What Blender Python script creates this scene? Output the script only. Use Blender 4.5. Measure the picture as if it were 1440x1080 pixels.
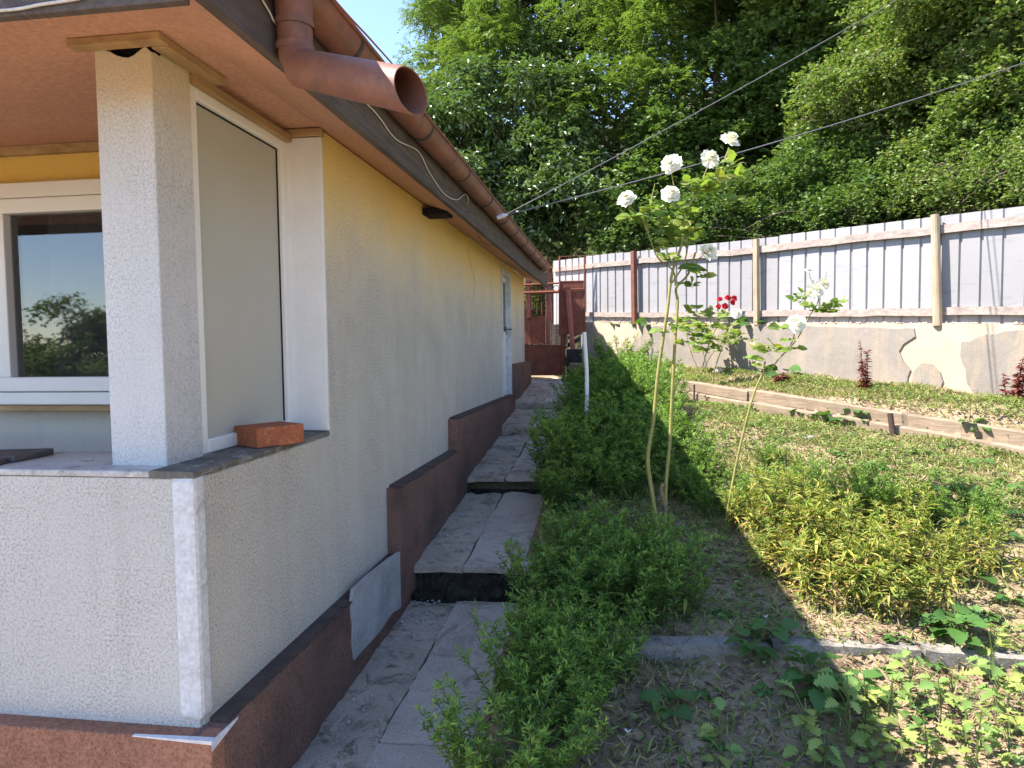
import bpy, math, random
import numpy as np
from mathutils import Matrix, Vector
for o in list(bpy.data.objects): bpy.data.objects.remove(o)
SC = bpy.context.scene
COL = SC.collection
rng = np.random.default_rng(11)
random.seed(4)

# ------------------------------------------------------------------ camera
F = 990.0
def _n(v): return v / np.linalg.norm(v)
_Yc = _n(np.array([(865 - 720) / F, (484 - 540) / F, 1.0]))
_hz = _n(np.array([1, -0.012, 0.0]))
_Zc = _n(np.cross(_hz, _Yc))
if _Zc[1] > 0: _Zc = -_Zc
RM = np.stack([np.cross(_Yc, _Zc), _Yc, _Zc])
CP = np.array([1.5, 0.0, 1.87])
def ray(x, y): return RM @ np.array([(x - 720) / F, (y - 540) / F, 1.0])
def onX(x, y, X): r = ray(x, y); return CP + (X - CP[0]) / r[0] * r
def onY(x, y, Y): r = ray(x, y); return CP + (Y - CP[1]) / r[1] * r
def onZ(x, y, Z): r = ray(x, y); return CP + (Z - CP[2]) / r[2] * r
def dep(x, y, d): return CP + ray(x, y) * d
cd = bpy.data.cameras.new('camera'); cam = bpy.data.objects.new('camera', cd); COL.objects.link(cam)
right, up, back = RM @ np.array([1, 0, 0.]), RM @ np.array([0, -1., 0]), RM @ np.array([0, 0, -1.])
mw = Matrix.Identity(4)
for i in range(3):
    mw[i][0], mw[i][1], mw[i][2], mw[i][3] = right[i], up[i], back[i], CP[i]
cam.matrix_world = mw
cd.sensor_width = 36; cd.lens = F / 1440 * 36; cd.clip_start = 0.05; cd.clip_end = 2000
SC.camera = cam

# ------------------------------------------------------------------ sky, sun, exposure
SUN = _n(np.array([0.73, 0.14, -1.0]))          # direction the light travels
elev = math.asin(-SUN[2]); azim = math.atan2(-SUN[0], -SUN[1])   # from +Y towards +X
W = bpy.data.worlds.new('World'); SC.world = W; W.use_nodes = True
nt = W.node_tree; bg = nt.nodes['Background']
sky = nt.nodes.new('ShaderNodeTexSky'); sky.sky_type = 'NISHITA'; sky.sun_disc = False
sky.sun_elevation = elev; sky.sun_rotation = azim; sky.air_density = 1.0; sky.dust_density = 0.1; sky.ozone_density = 4.0; sky.altitude = 900
nt.links.new(sky.outputs[0], bg.inputs[0]); bg.inputs[1].default_value = 0.125
sd = bpy.data.lights.new('sun', 'SUN'); so = bpy.data.objects.new('sun', sd); COL.objects.link(so)
sd.energy = 4.1; sd.angle = math.radians(0.5); sd.color = (1.0, 0.965, 0.91)
so.rotation_euler = Vector(tuple(SUN)).to_track_quat('-Z', 'Y').to_euler(); so.location = (-6, 2, 12)
vs = SC.view_settings; vs.view_transform = 'Standard'; vs.look = 'None'; vs.gamma = 1; vs.use_curve_mapping = False
vs.exposure = 1.93
vs.use_white_balance = True; vs.white_balance_temperature = 7000; vs.white_balance_tint = 14
cy = SC.cycles; cy.max_bounces = 7; cy.diffuse_bounces = 4; cy.glossy_bounces = 3; cy.transmission_bounces = 4; cy.transparent_max_bounces = 8
cy.use_denoising = True
cy.sample_clamp_indirect = 6.0

# ------------------------------------------------------------------ object helpers
def tag(o, label=None, cat=None, group=None, kind=None):
    if label: o['label'] = label
    if cat: o['category'] = cat
    if group: o['group'] = group
    if kind: o['kind'] = kind
    return o
def thing(name, label, cat, loc, group=None):
    o = bpy.data.objects.new(name, None); COL.objects.link(o); o.location = tuple(loc); o.empty_display_size = 0.1
    return tag(o, label, cat, group)
def wloc(o):
    v = np.zeros(3)
    while o is not None:
        v += np.array(o.location); o = o.parent
    return v
class MB:
    """collects geometry in world space and links it as one mesh object"""
    def __init__(s): s.V = []; s.Fc = []; s.n = 0; s.M = []
    def add(s, V, Fs, mi=0):
        V = np.asarray(V, float).reshape(-1, 3)
        s.V.append(V)
        if isinstance(Fs, np.ndarray):
            s.Fc.append(Fs + s.n); s.M.append(np.full(len(Fs), mi))
        else:
            d = {}
            for f in Fs: d.setdefault(len(f), []).append(f)
            for k, v in d.items():
                s.Fc.append(np.array(v) + s.n); s.M.append(np.full(len(v), mi))
        s.n += len(V); return s
    def box(s, a, b, mi=0):
        a = np.array(a, float); b = np.array(b, float); lo = np.minimum(a, b); hi = np.maximum(a, b)
        V = [(lo[0] if i & 1 == 0 else hi[0], lo[1] if i & 2 == 0 else hi[1], lo[2] if i & 4 == 0 else hi[2]) for i in range(8)]
        return s.add(V, [(0, 2, 3, 1), (4, 5, 7, 6), (0, 1, 5, 4), (2, 6, 7, 3), (0, 4, 6, 2), (1, 3, 7, 5)], mi)
    def hexa(s, V, mi=0):   # 8 corners: bottom ring 0-3, top ring 4-7
        return s.add(V, [(3, 2, 1, 0), (4, 5, 6, 7), (0, 1, 5, 4), (1, 2, 6, 5), (2, 3, 7, 6), (3, 0, 4, 7)], mi)
    def bar(s, p, q, w, h, upv=(0, 0, 1), mi=0):
        p = np.array(p, float); q = np.array(q, float); d = _n(q - p); u = np.array(upv, float)
        if abs(np.dot(d, u)) > .98: u = np.array((0, 1., 0))
        a = _n(np.cross(d, u)); u = np.cross(a, d)
        V = []
        for e in (p, q):
            for sx, sy in ((-1, -1), (1, -1), (1, 1), (-1, 1)): V.append(e + a * sx * w / 2 + u * sy * h / 2)
        return s.add(V, [(3, 2, 1, 0), (4, 5, 6, 7), (0, 1, 5, 4), (1, 2, 6, 5), (2, 3, 7, 6), (3, 0, 4, 7)], mi)
    def tube(s, pts, r, n=8, cap=True, mi=0):
        pts = np.array(pts, float); m = len(pts); r = np.broadcast_to(np.array(r, float), (m,))
        T = np.gradient(pts, axis=0); T /= np.linalg.norm(T, axis=1)[:, None] + 1e-9
        ref = np.array((0, 0, 1.)) if abs(T[0][2]) < .9 else np.array((1., 0, 0))
        V = []; a = None
        for i in range(m):
            if a is None: a = np.cross(T[i], ref)
            a = a - T[i] * np.dot(a, T[i]); a = _n(a); b = np.cross(T[i], a)
            th = np.arange(n) * 2 * math.pi / n
            V.append(pts[i] + r[i] * (np.cos(th)[:, None] * a + np.sin(th)[:, None] * b))
        V = np.concatenate(V); Fs = []
        for i in range(m - 1):
            for k in range(n):
                Fs.append((i * n + k, i * n + (k + 1) % n, (i + 1) * n + (k + 1) % n, (i + 1) * n + k))
        if cap:
            Fs.append(tuple(range(n - 1, -1, -1))); Fs.append(tuple((m - 1) * n + k for k in range(n)))
        return s.add(V, Fs, mi)
    def prism(s, poly, off, mi=0):   # planar 3D polygon extruded by vector off
        P = np.array(poly, float); n = len(P); V = np.concatenate([P, P + np.array(off, float)])
        Fs = [tuple(range(n)), tuple(range(2 * n - 1, n - 1, -1))]
        for i in range(n): Fs.append((i, i + n, (i + 1) % n + n, (i + 1) % n))
        return s.add(V, Fs, mi)
    def build(s, name, mats, parent=None, bevel=0, smooth=False):
        V = np.concatenate(s.V) if s.V else np.zeros((0, 3))
        if parent is not None: V = V - wloc(parent)
        me = mesh_np(name, V, s.Fc, s.M)
        for m in (mats if isinstance(mats, (list, tuple)) else [mats]): me.materials.append(m)
        o = bpy.data.objects.new(name, me); COL.objects.link(o); o.parent = parent
        me.polygons.foreach_set('use_smooth', np.full(len(me.polygons), bool(smooth)))
        if bevel:
            b = o.modifiers.new('bevel', 'BEVEL'); b.width = bevel; b.segments = 2; b.limit_method = 'ANGLE'; b.angle_limit = math.radians(40)
        return o
def mesh_np(name, V, Fl, Ml):
    me = bpy.data.meshes.new(name)
    me.vertices.add(len(V)); me.vertices.foreach_set('co', np.ascontiguousarray(V, dtype=np.float32).ravel())
    tot = np.concatenate([np.full(len(f), f.shape[1]) for f in Fl]).astype(np.int32)
    idx = np.concatenate([f.ravel() for f in Fl]).astype(np.int32)
    st = np.concatenate([[0], np.cumsum(tot)[:-1]]).astype(np.int32)
    me.loops.add(len(idx)); me.loops.foreach_set('vertex_index', idx)
    me.polygons.add(len(tot)); me.polygons.foreach_set('loop_start', st); me.polygons.foreach_set('loop_total', tot)
    me.polygons.foreach_set('material_index', np.concatenate(Ml).astype(np.int32))
    me.update(calc_edges=True); me.validate(); return me
def copy_tree(o, loc, rz=0, sc=1, label=None):
    c = o.copy(); COL.objects.link(c); c.location = tuple(loc); c.rotation_euler = (0, 0, rz); c.scale = (sc, sc, sc)
    if label: c['label'] = label
    for ch in o.children:
        k = ch.copy(); COL.objects.link(k); k.parent = c
        for g in ch.children:
            h = g.copy(); COL.objects.link(h); h.parent = k
    return c

# ------------------------------------------------------------------ materials
class NG:
    def __init__(s, name):
        s.m = bpy.data.materials.new(name); s.m.use_nodes = True; s.t = s.m.node_tree; s.t.nodes.clear()
        s.out = s.N('ShaderNodeOutputMaterial'); s.p = s.N('ShaderNodeBsdfPrincipled'); s.L(s.p.outputs[0], s.out.inputs[0])
        s.tc = s.N('ShaderNodeTexCoord')
    def N(s, t, **k):
        n = s.t.nodes.new(t)
        for a, b in k.items(): setattr(n, a, b)
        return n
    def L(s, a, b): s.t.links.new(a, b)
    def noise(s, scale, detail=4, rough=.55, vec=None, dist=0, out='Fac'):
        n = s.N('ShaderNodeTexNoise'); n.inputs['Scale'].default_value = scale; n.inputs['Detail'].default_value = detail
        n.inputs['Roughness'].default_value = rough; n.inputs['Distortion'].default_value = dist
        s.L(vec if vec is not None else s.tc.outputs['Object'], n.inputs['Vector']); return n.outputs[out]
    def mapv(s, scale):
        n = s.N('ShaderNodeMapping'); n.inputs['Scale'].default_value = scale; s.L(s.tc.outputs['Object'], n.inputs['Vector']); return n.outputs[0]
    def ramp(s, fac, *stops):
        n = s.N('ShaderNodeValToRGB'); e = n.color_ramp.elements
        while len(e) < len(stops): e.new(0.5)
        for i, (p, c) in enumerate(stops):
            e[i].position = p; e[i].color = (c, c, c, 1) if isinstance(c, (int, float)) else (*c, 1)
        s.L(fac, n.inputs[0]); return n.outputs[0]
    def mix(s, fac, a, b, mode='MIX'):
        n = s.N('ShaderNodeMix', data_type='RGBA', blend_type=mode)
        for v, i in ((fac, 0), (a, 6), (b, 7)):
            if hasattr(v, 'type') and hasattr(v, 'links'): s.L(v, n.inputs[i])
            elif i == 0: n.inputs[0].default_value = v
            else: n.inputs[i].default_value = (*v, 1)
        return n.outputs[2]
    def math(s, op, a, b=0.0):
        n = s.N('ShaderNodeMath', operation=op)
        for i, v in enumerate((a, b)):
            if hasattr(v, 'links'): s.L(v, n.inputs[i])
            else: n.inputs[i].default_value = v
        return n.outputs[0]
    def sep(s, axis): 
        n = s.N('ShaderNodeSeparateXYZ'); s.L(s.tc.outputs['Object'], n.inputs[0]); return n.outputs[axis]
    def bump(s, h, strength=.3, dist=.01):
        n = s.N('ShaderNodeBump'); n.inputs['Strength'].default_value = strength; n.inputs['Distance'].default_value = dist
        s.L(h, n.inputs['Height']); s.L(n.outputs[0], s.p.inputs['Normal']); return n
    def done(s, col, rough=.85, metal=0, spec=.3):
        if hasattr(col, 'links'): s.L(col, s.p.inputs['Base Color'])
        else: s.p.inputs['Base Color'].default_value = (*col, 1)
        if hasattr(rough, 'links'): s.L(rough, s.p.inputs['Roughness'])
        else: s.p.inputs['Roughness'].default_value = rough
        s.p.inputs['Metallic'].default_value = metal; s.p.inputs['Specular IOR Level'].default_value = spec
        return s.m
def simple(name, c1, c2, scale=6, rough=.8, bumps=(), fine=60, spec=.3, metal=0, dirt=None, fa=.35):
    g = NG(name); a = g.noise(scale, 6, .6); col = g.mix(g.ramp(a, (.35, 0.), (.65, 1.)), c1, c2)
    b = g.noise(fine, 3, .6); col = g.mix(fa, col, g.ramp(b, (.3, .25), (.7, 1.)), 'MULTIPLY')
    if dirt:
        d = g.noise(scale * 1.7, 8, .7, dist=1.0); col = g.mix(g.ramp(d, (.52, 0.), (.66, .8)), col, dirt)
    if bumps: g.bump(g.noise(bumps[0], 5, .65), bumps[1], bumps[2])
    return g.done(col, rough, metal, spec)
def wood(name, c1, c2, axis_scale, rough=.85, bump=.4):
    g = NG(name); v = g.mapv(axis_scale); a = g.noise(1.0, 6, .65, vec=v, dist=.6)
    col = g.mix(g.ramp(a, (.35, 0.), (.62, 1.)), c1, c2); b = g.noise(5, 4); col = g.mix(.4, col, g.ramp(b, (.3, .4), (.7, 1.)), 'MULTIPLY')
    g.bump(a, bump, .006); return g.done(col, rough)
def leafmat(name, cols, rough=.5, trans=.35, spec=.35, val=.35):
    g = NG(name); geo = g.N('ShaderNodeNewGeometry'); r = geo.outputs['Random Per Island']
    n = len(cols); col = g.ramp(r, *[(i / max(1, n - 1), c) for i, c in enumerate(cols)])
    w = g.N('ShaderNodeTexWhiteNoise', noise_dimensions='1D'); g.L(r, w.inputs['W'])
    lo = 1 - val
    col = g.mix(1.0, col, g.ramp(w.outputs['Value'], (0, lo), (1, 1.0)), 'MULTIPLY')
    g.done(col, rough, 0, spec)
    t = g.N('ShaderNodeBsdfTranslucent'); tc = g.mix(1.0, col, (1.0, 1.05, .45), 'MULTIPLY'); g.L(tc, t.inputs[0])
    mx = g.N('ShaderNodeMixShader'); mx.inputs[0].default_value = trans
    g.L(g.p.outputs[0], mx.inputs[1]); g.L(t.outputs[0], mx.inputs[2]); g.L(mx.outputs[0], g.out.inputs[0]); return g.m

def stucco_mat(name, low, high, z0, z1, speck=.5):
    """spray-dashed render: paint washed out and greyed where rain reaches it, yellow kept dry under the eave, dark grit"""
    g = NG(name); z = g.sep(2)
    zz = g.math('ADD', z, g.math('MULTIPLY', g.math('SUBTRACT', g.noise(1.3, 4, .6), .5), .55))
    f = g.N('ShaderNodeMapRange'); f.inputs['From Min'].default_value = z0; f.inputs['From Max'].default_value = z1; f.interpolation_type = 'SMOOTHSTEP'
    g.L(zz, f.inputs[0])
    big = g.ramp(g.noise(1.1, 5, .6), (.35, .88), (.68, 1.0))
    lowc = g.mix(1.0, low, big, 'MULTIPLY')
    # vertical rain streaks
    st = g.noise(1.0, 4, .6, vec=g.mapv((9, 9, .6))); lowc = g.mix(g.ramp(st, (.5, 0.), (.75, .16)), lowc, (.38, .36, .32))
    mid = g.ramp(f.outputs[0], (.0, 0.), (.45, 1.)); hi_ = g.ramp(f.outputs[0], (.40, 0.), (1.0, 1.))
    midc = tuple(.72 * a + .28 * b_ for a, b_ in zip((.84, .73, .58), high))
    col = g.mix(hi_, g.mix(mid, lowc, midc), high)
    fine = g.noise(100, 5, .85); grain = g.noise(55, 2, .6)
    fac = g.math('MULTIPLY', g.ramp(fine, (.47, 0.), (.62, 1.)), speck)
    keep = g.math('SUBTRACT', 1.0, g.math('MULTIPLY', f.outputs[0], .75))
    dirtmap = g.ramp(g.noise(2.3, 6, .65), (.36, .40), (.64, 1.0))
    fac = g.math('MULTIPLY', g.math('MULTIPLY', fac, keep), dirtmap)
    col = g.mix(fac, col, (.095, .09, .08))
    h = g.math('ADD', fine, g.math('MULTIPLY', grain, .8)); g.bump(h, .9, .009)
    return g.done(col, .95, 0, .15)

M = {}
M['stucco'] = stucco_mat('stucco_wall', (.73, .685, .61), (.96, .70, .24), 1.95, 3.16, .9)
M['stucco_white'] = stucco_mat('stucco_pillar', (.80, .80, .80), (.76, .66, .44), 2.72, 3.05, .5)
M['stucco_front'] = stucco_mat('stucco_parapet', (.77, .735, .69), (.77, .735, .69), 5, 6, .75)
M['stucco_yellow'] = stucco_mat('stucco_terrace', (.74, .67, .58), (.86, .60, .17), 1.9, 2.75, .15)
def plinth_mat(nm='plinth_render', c1=(.27, .15, .118), c2=(.195, .118, .098)):
    g = NG(nm); a = g.noise(1.6, 6, .65); col = g.mix(g.ramp(a, (.35, 0.), (.68, 1.)), c1, c2)
    d = g.noise(3.1, 7, .7, dist=.8); col = g.mix(g.ramp(d, (.5, 0.), (.7, .6)), col, (.085, .06, .05))
    f = g.noise(85, 3, .75); col = g.mix(.7, col, g.ramp(f, (.33, .35), (.65, 1.2)), 'MULTIPLY'); g.bump(f, .9, .008)
    return g.done(col, .95, 0, .15)
M['plinth'] = plinth_mat()
M['plinth_front_lit'] = plinth_mat('plinth_front_lit', (.40, .19, .125), (.33, .16, .11))  # same plinth render, lighter orange: the front's stronger light put into the colour
M['plinth_dark'] = simple('plinth_top', (.12, .085, .075), (.07, .055, .05), 9, .9, (40, .8, .01), 70)
M['cement_patch'] = simple('bare_cement', (.50, .50, .50), (.36, .36, .36), 5, .9, (30, .4, .006), 50)
M['ledge'] = simple('ledge_cement', (.62, .61, .59), (.50, .49, .47), 3, .9, (50, .4, .005), 60, dirt=(.12, .115, .10))
M['ledge_moss'] = simple('ledge_stained', (.20, .19, .165), (.10, .095, .085), 7, .95, (60, .6, .006), 70, dirt=(.36, .35, .33))
M['white_paint'] = simple('white_paint', (.78, .78, .77), (.72, .72, .71), 4, .6, (30, .1, .003), 50, fa=.08)
M['strip'] = simple('corner_strip', (.74, .74, .74), (.62, .62, .63), 5, .8, (50, .3, .004), 60, dirt=(.36, .36, .33))
M['pvc'] = simple('white_pvc', (.80, .80, .78), (.76, .76, .74), 3, .35, (), 90, .45, fa=.03)
M['panel'] = simple('blind_panel', (.47, .46, .41), (.44, .43, .385), 1.2, .45, (), 120, .35, fa=.05)
M['soffit'] = simple('terracotta_soffit', (.64, .35, .235), (.58, .31, .21), 2, .75, (25, .15, .004), 45)
M['trim'] = wood('trim_wood', (.50, .34, .17), (.36, .23, .11), (10, 2, 30), .8, .3)
M['fascia'] = wood('fascia_wood', (.15, .12, .105), (.085, .07, .064), (30, 2, 40), .8, .5)
M['gutter'] = simple('copper_brown_gutter', (.27, .115, .075), (.20, .085, .06), 4, .55, (35, .12, .004), 40, .35, dirt=(.13, .075, .058), fa=.25)
M['gutter_in'] = simple('gutter_inside', (.10, .10, .11), (.22, .25, .30), 14, .6)
M['tile'] = simple('roof_tile', (.36, .13, .075), (.26, .09, .055), 5, .8, (40, .4, .005), 60)
M['cord'] = simple('white_cord', (.70, .68, .62), (.62, .60, .55), 5, .6)
M['black'] = simple('black_void', (.012, .012, .012), (.02, .018, .016), 5, .9)
M['brick'] = simple('brick_clay', (.42, .135, .062), (.34, .10, .05), 12, .9, (60, .6, .004), 80, dirt=(.46, .20, .11))
M['board'] = wood('grey_board', (.16, .13, .12), (.085, .07, .068), (30, 4, 40), .85)
def concrete(name, c1, c2, dark, sc=3.0):
    g = NG(name); a = g.noise(sc, 8, .68); col = g.mix(g.ramp(a, (.36, 0.), (.66, 1.)), c1, c2)
    d = g.noise(sc * 1.3, 9, .72, dist=1.4); col = g.mix(g.ramp(d, (.50, 0.), (.63, .85)), col, dark)
    p = g.noise(90, 4, .7); col = g.mix(.55, col, g.ramp(p, (.3, .35), (.65, 1.1)), 'MULTIPLY')
    h = g.math('ADD', g.math('MULTIPLY', g.noise(14, 8, .7), 1.0), g.math('MULTIPLY', p, .3)); g.bump(h, .7, .018)
    return g.done(col, .93, 0, .15)
M['slab'] = concrete('path_concrete', (.60, .53, .465), (.50, .44, .385), (.32, .275, .235), 2.2)
M['slab_rough'] = concrete('path_rough_concrete', (.54, .46, .38), (.41, .35, .29), (.16, .13, .105), 4.5)
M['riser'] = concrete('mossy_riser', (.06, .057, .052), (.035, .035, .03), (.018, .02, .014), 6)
M['kerb'] = concrete('kerb_concrete', (.33, .305, .27), (.24, .22, .195), (.13, .12, .10), 4)
def wall_mat(name, c1, c2, stain, green):
    g = NG(name); a = g.noise(1.4, 7, .65); col = g.mix(g.ramp(a, (.35, 0.), (.68, 1.)), c1, c2)
    st = g.noise(1.0, 5, .65, vec=g.mapv((5, 5, .9)), dist=.4); col = g.mix(g.ramp(st, (.48, 0.), (.72, .7)), col, stain)
    gr = g.noise(2.4, 5, .6); col = g.mix(g.ramp(gr, (.6, 0.), (.75, .5)), col, green)
    p = g.noise(70, 4, .7); col = g.mix(.3, col, g.ramp(p, (.3, .5), (.65, 1.1)), 'MULTIPLY'); g.bump(g.math('ADD', g.noise(9, 7, .65), g.math('MULTIPLY', p, .3)), .45, .015)
    return g.done(col, .93, 0, .15)
M['rw_base'] = wall_mat('pale_wall_core', (.49, .40, .31), (.43, .345, .265), (.37, .29, .21), (.32, .27, .19))
M['rw_grey'] = wall_mat('grey_wall_render', (.29, .26, .23), (.21, .19, .17), (.40, .32, .22), (.38, .30, .14))
M['sheet'] = simple('zinc_sheet', (.34, .34, .35), (.31, .31, .32), 1.2, .5, (), 30, .45, .15, dirt=(.325, .325, .335), fa=.06)
def sheet_var(m):
    t = m.node_tree; p = next(n for n in t.nodes if n.type == 'BSDF_PRINCIPLED'); src = p.inputs['Base Color'].links[0].from_socket
    oi = t.nodes.new('ShaderNodeObjectInfo'); mr = t.nodes.new('ShaderNodeMapRange'); mr.inputs[3].default_value = .88; mr.inputs[4].default_value = 1.08; t.links.new(oi.outputs['Random'], mr.inputs[0])
    tc = t.nodes.new('ShaderNodeTexCoord'); mp = t.nodes.new('ShaderNodeMapping'); mp.inputs['Scale'].default_value = (2.5, 2.5, 14); mp.inputs['Rotation'].default_value = (0, .25, 0); t.links.new(tc.outputs['Object'], mp.inputs[0])
    nz_ = t.nodes.new('ShaderNodeTexNoise'); nz_.inputs['Scale'].default_value = 1.6; nz_.inputs['Detail'].default_value = 6; t.links.new(mp.outputs[0], nz_.inputs[0])
    rp = t.nodes.new('ShaderNodeValToRGB'); rp.color_ramp.elements[0].position = .30; rp.color_ramp.elements[0].color = (.86, .85, .84, 1); rp.color_ramp.elements[1].position = .42; rp.color_ramp.elements[1].color = (1, 1, 1, 1); t.links.new(nz_.outputs[0], rp.inputs[0])
    m1 = t.nodes.new('ShaderNodeMix'); m1.data_type = 'RGBA'; m1.blend_type = 'MULTIPLY'; m1.inputs[0].default_value = 1; t.links.new(src, m1.inputs[6]); t.links.new(mr.outputs[0], m1.inputs[7])
    m2 = t.nodes.new('ShaderNodeMix'); m2.data_type = 'RGBA'; m2.blend_type = 'MULTIPLY'; m2.inputs[0].default_value = 1; t.links.new(m1.outputs[2], m2.inputs[6]); t.links.new(rp.outputs[0], m2.inputs[7]); t.links.new(m2.outputs[2], p.inputs['Base Color'])
sheet_var(M['sheet'])
M['rail'] = wood('weathered_rail', (.42, .36, .32), (.28, .235, .21), (14, 14, 30), .9)
M['post'] = wood('pale_round_post', (.48, .38, .27), (.36, .28, .19), (40, 40, 2), .85)
M['post_red'] = simple('rusty_post', (.22, .085, .055), (.14, .058, .042), 9, .8, (40, .4, .004))
M['rust'] = simple('rust_sheet', (.28, .09, .055), (.17, .058, .042), 6, .75, (50, .4, .004), 60, dirt=(.075, .035, .03))
M['red_paint'] = simple('faded_red_paint', (.42, .14, .115), (.32, .10, .085), 6, .7, (40, .2, .003), 60)
M['beam'] = wood('garden_timber', (.33, .25, .175), (.21, .165, .12), (5, 5, 40), .9, .7)
M['log'] = wood('log_wood', (.30, .21, .14), (.17, .12, .085), (10, 10, 10), .9, .7)
M['iron'] = simple('rusty_pipe', (.13, .085, .065), (.08, .056, .048), 9, .7, (60, .5, .003))
M['wire'] = simple('grey_cable', (.20, .20, .21), (.16, .16, .17), 5, .5)
M['darkwire'] = simple('dark_wire', (.05, .045, .045), (.07, .06, .06), 5, .6)
M['insul'] = simple('porcelain', (.75, .76, .80), (.60, .62, .68), 20, .3)
M['stone'] = simple('stone', (.34, .32, .29), (.22, .21, .19), 9, .9, (30, .5, .01))
M['bark'] = simple('bark', (.13, .10, .075), (.07, .055, .043), 9, .95, (25, .8, .02))
M['cane'] = simple('rose_cane', (.33, .31, .10), (.25, .235, .08), 14, .6, (60, .2, .003))
M['cane_old'] = simple('rose_cane_woody', (.27, .21, .12), (.19, .15, .09), 14, .8, (60, .4, .003))
M['curtain'] = simple('net_curtain', (.80, .81, .83), (.70, .71, .73), 6, .9)
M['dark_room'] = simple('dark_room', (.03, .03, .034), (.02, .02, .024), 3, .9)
def glass():
    g = NG('window_glass'); g.done((.02, .022, .025), .02, 0, .8); g.p.inputs['IOR'].default_value = 1.9
    tr = g.N('ShaderNodeBsdfTransparent'); mx = g.N('ShaderNodeMixShader'); mx.inputs[0].default_value = .62
    g.L(tr.outputs[0], mx.inputs[1]); g.L(g.p.outputs[0], mx.inputs[2]); g.L(mx.outputs[0], g.out.inputs[0]); return g.m
M['glass'] = glass()
M['grassleaf'] = leafmat('grass_blades', [(.14, .24, .045), (.20, .30, .06), (.27, .33, .085), (.40, .39, .15), (.54, .46, .23), (.64, .53, .31)], .6, .3)
M['litter'] = leafmat('dry_litter', [(.14, .10, .065), (.28, .20, .12), (.085, .06, .042), (.40, .31, .20), (.20, .10, .065)], .85, .1)
M['aster'] = leafmat('aster_leaves', [(.08, .18, .03), (.10, .22, .035), (.12, .25, .04), (.15, .28, .05)], .5, .3)
M['aster_tip'] = leafmat('aster_tips', [(.22, .40, .065), (.30, .47, .09), (.19, .35, .06)], .5, .35)
M['aster_tip_yel'] = leafmat('aster_tips_yellow', [(.20, .34, .06), (.28, .38, .07), (.38, .41, .085), (.47, .43, .11)], .5, .4)
M['aster_yel'] = leafmat('aster_yellow', [(.16, .27, .05), (.22, .33, .06), (.30, .36, .07), (.46, .42, .09), (.55, .46, .12), (.42, .26, .11)], .55, .35)
M['aster_old'] = leafmat('aster_long_leaves', [(.11, .22, .045), (.16, .27, .05), (.24, .30, .06), (.33, .32, .08)], .5, .35)
M['aster_stem'] = simple('aster_stem', (.09, .075, .04), (.05, .035, .025), 20, .8)
M['cover'] = leafmat('ground_cover_leaf', [(.13, .24, .05), (.18, .30, .065), (.24, .33, .08), (.15, .26, .05)], .5, .35)
M['weed'] = leafmat('weed_leaf', [(.07, .18, .04), (.09, .215, .05), (.115, .245, .06)], .45, .35)
M['weed_light'] = leafmat('weed_leaf_pale', [(.19, .33, .09), (.25, .39, .11), (.36, .42, .11), (.17, .30, .08)], .5, .35)
M['stemg'] = simple('green_stem', (.12, .16, .05), (.09, .12, .04), 20, .7)
M['redleaf'] = leafmat('dark_red_leaf', [(.22, .05, .05), (.28, .07, .06), (.16, .05, .04)], .5, .3)
M['roseleaf'] = leafmat('rose_leaf', [(.20, .32, .065), (.29, .41, .09), (.16, .27, .06), (.42, .43, .10)], .4, .5)
M['petal'] = leafmat('white_petal', [(.82, .80, .74), (.84, .83, .80), (.80, .78, .70)], .6, .25, .2, .06)
M['petal_red'] = leafmat('red_petal', [(.46, .012, .022), (.52, .018, .028), (.38, .01, .02)], .6, .15, .2, .2)
M['bloomheart'] = simple('rose_heart', (.55, .36, .10), (.42, .26, .08), 40, .8)
M['robinia'] = leafmat('robinia_leaf', [(.13, .225, .055), (.165, .27, .07), (.205, .31, .09), (.145, .25, .065)], .5, .44)
M['glossy'] = leafmat('glossy_leaf', [(.09, .17, .05), (.115, .20, .06), (.145, .235, .075)], .27, .35, 1.0)
M['dark_leaf'] = leafmat('dark_leaf', [(.095, .18, .048), (.125, .22, .06), (.16, .26, .075)], .45, .40)
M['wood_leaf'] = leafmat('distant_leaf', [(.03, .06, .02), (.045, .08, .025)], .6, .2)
M['vine'] = leafmat('vine_leaf', [(.12, .215, .05), (.165, .265, .065), (.205, .305, .08), (.34, .36, .17)], .5, .38)
M['seed'] = leafmat('seed_head', [(.42, .38, .30), (.34, .30, .22), (.38, .35, .25)], .9, .3, .1)
def ground_mat():
    g = NG('garden_soil'); v = g.tc.outputs['Object']
    a = g.noise(.9, 8, .65); col = g.mix(g.ramp(a, (.38, 0.), (.64, 1.)), (.36, .265, .18), (.26, .19, .13))
    st = g.noise(26, 6, .72, dist=1.6); col = g.mix(g.ramp(st, (.48, 0.), (.62, .8)), col, (.42, .32, .21))
    dk = g.noise(7, 7, .7); col = g.mix(g.ramp(dk, (.53, 0.), (.68, .8)), col, (.075, .056, .042))
    gr = g.noise(1.7, 8, .72); col = g.mix(g.ramp(gr, (.50, 0.), (.66, .55)), col, (.15, .18, .055))
    # leaf mould on the wooded bank beyond the wall
    sp_ = g.N('ShaderNodeSeparateXYZ'); g.L(v, sp_.inputs[0])
    u_ = g.math('ADD', g.math('MULTIPLY', g.math('SUBTRACT', sp_.outputs[0], .95), -.7578), g.math('MULTIPLY', g.math('SUBTRACT', sp_.outputs[1], 12.29), -.6525))
    col = g.mix(g.ramp(u_, (0.0, 1.), (.02, 0.)), col, (.055, .055, .028))
    g.bump(g.math('ADD', g.noise(16, 8, .72), g.math('MULTIPLY', g.noise(70, 4, .7), .5)), .8, .03)
    return g.done(col, .95, 0, .1)
M['ground'] = ground_mat()
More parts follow.
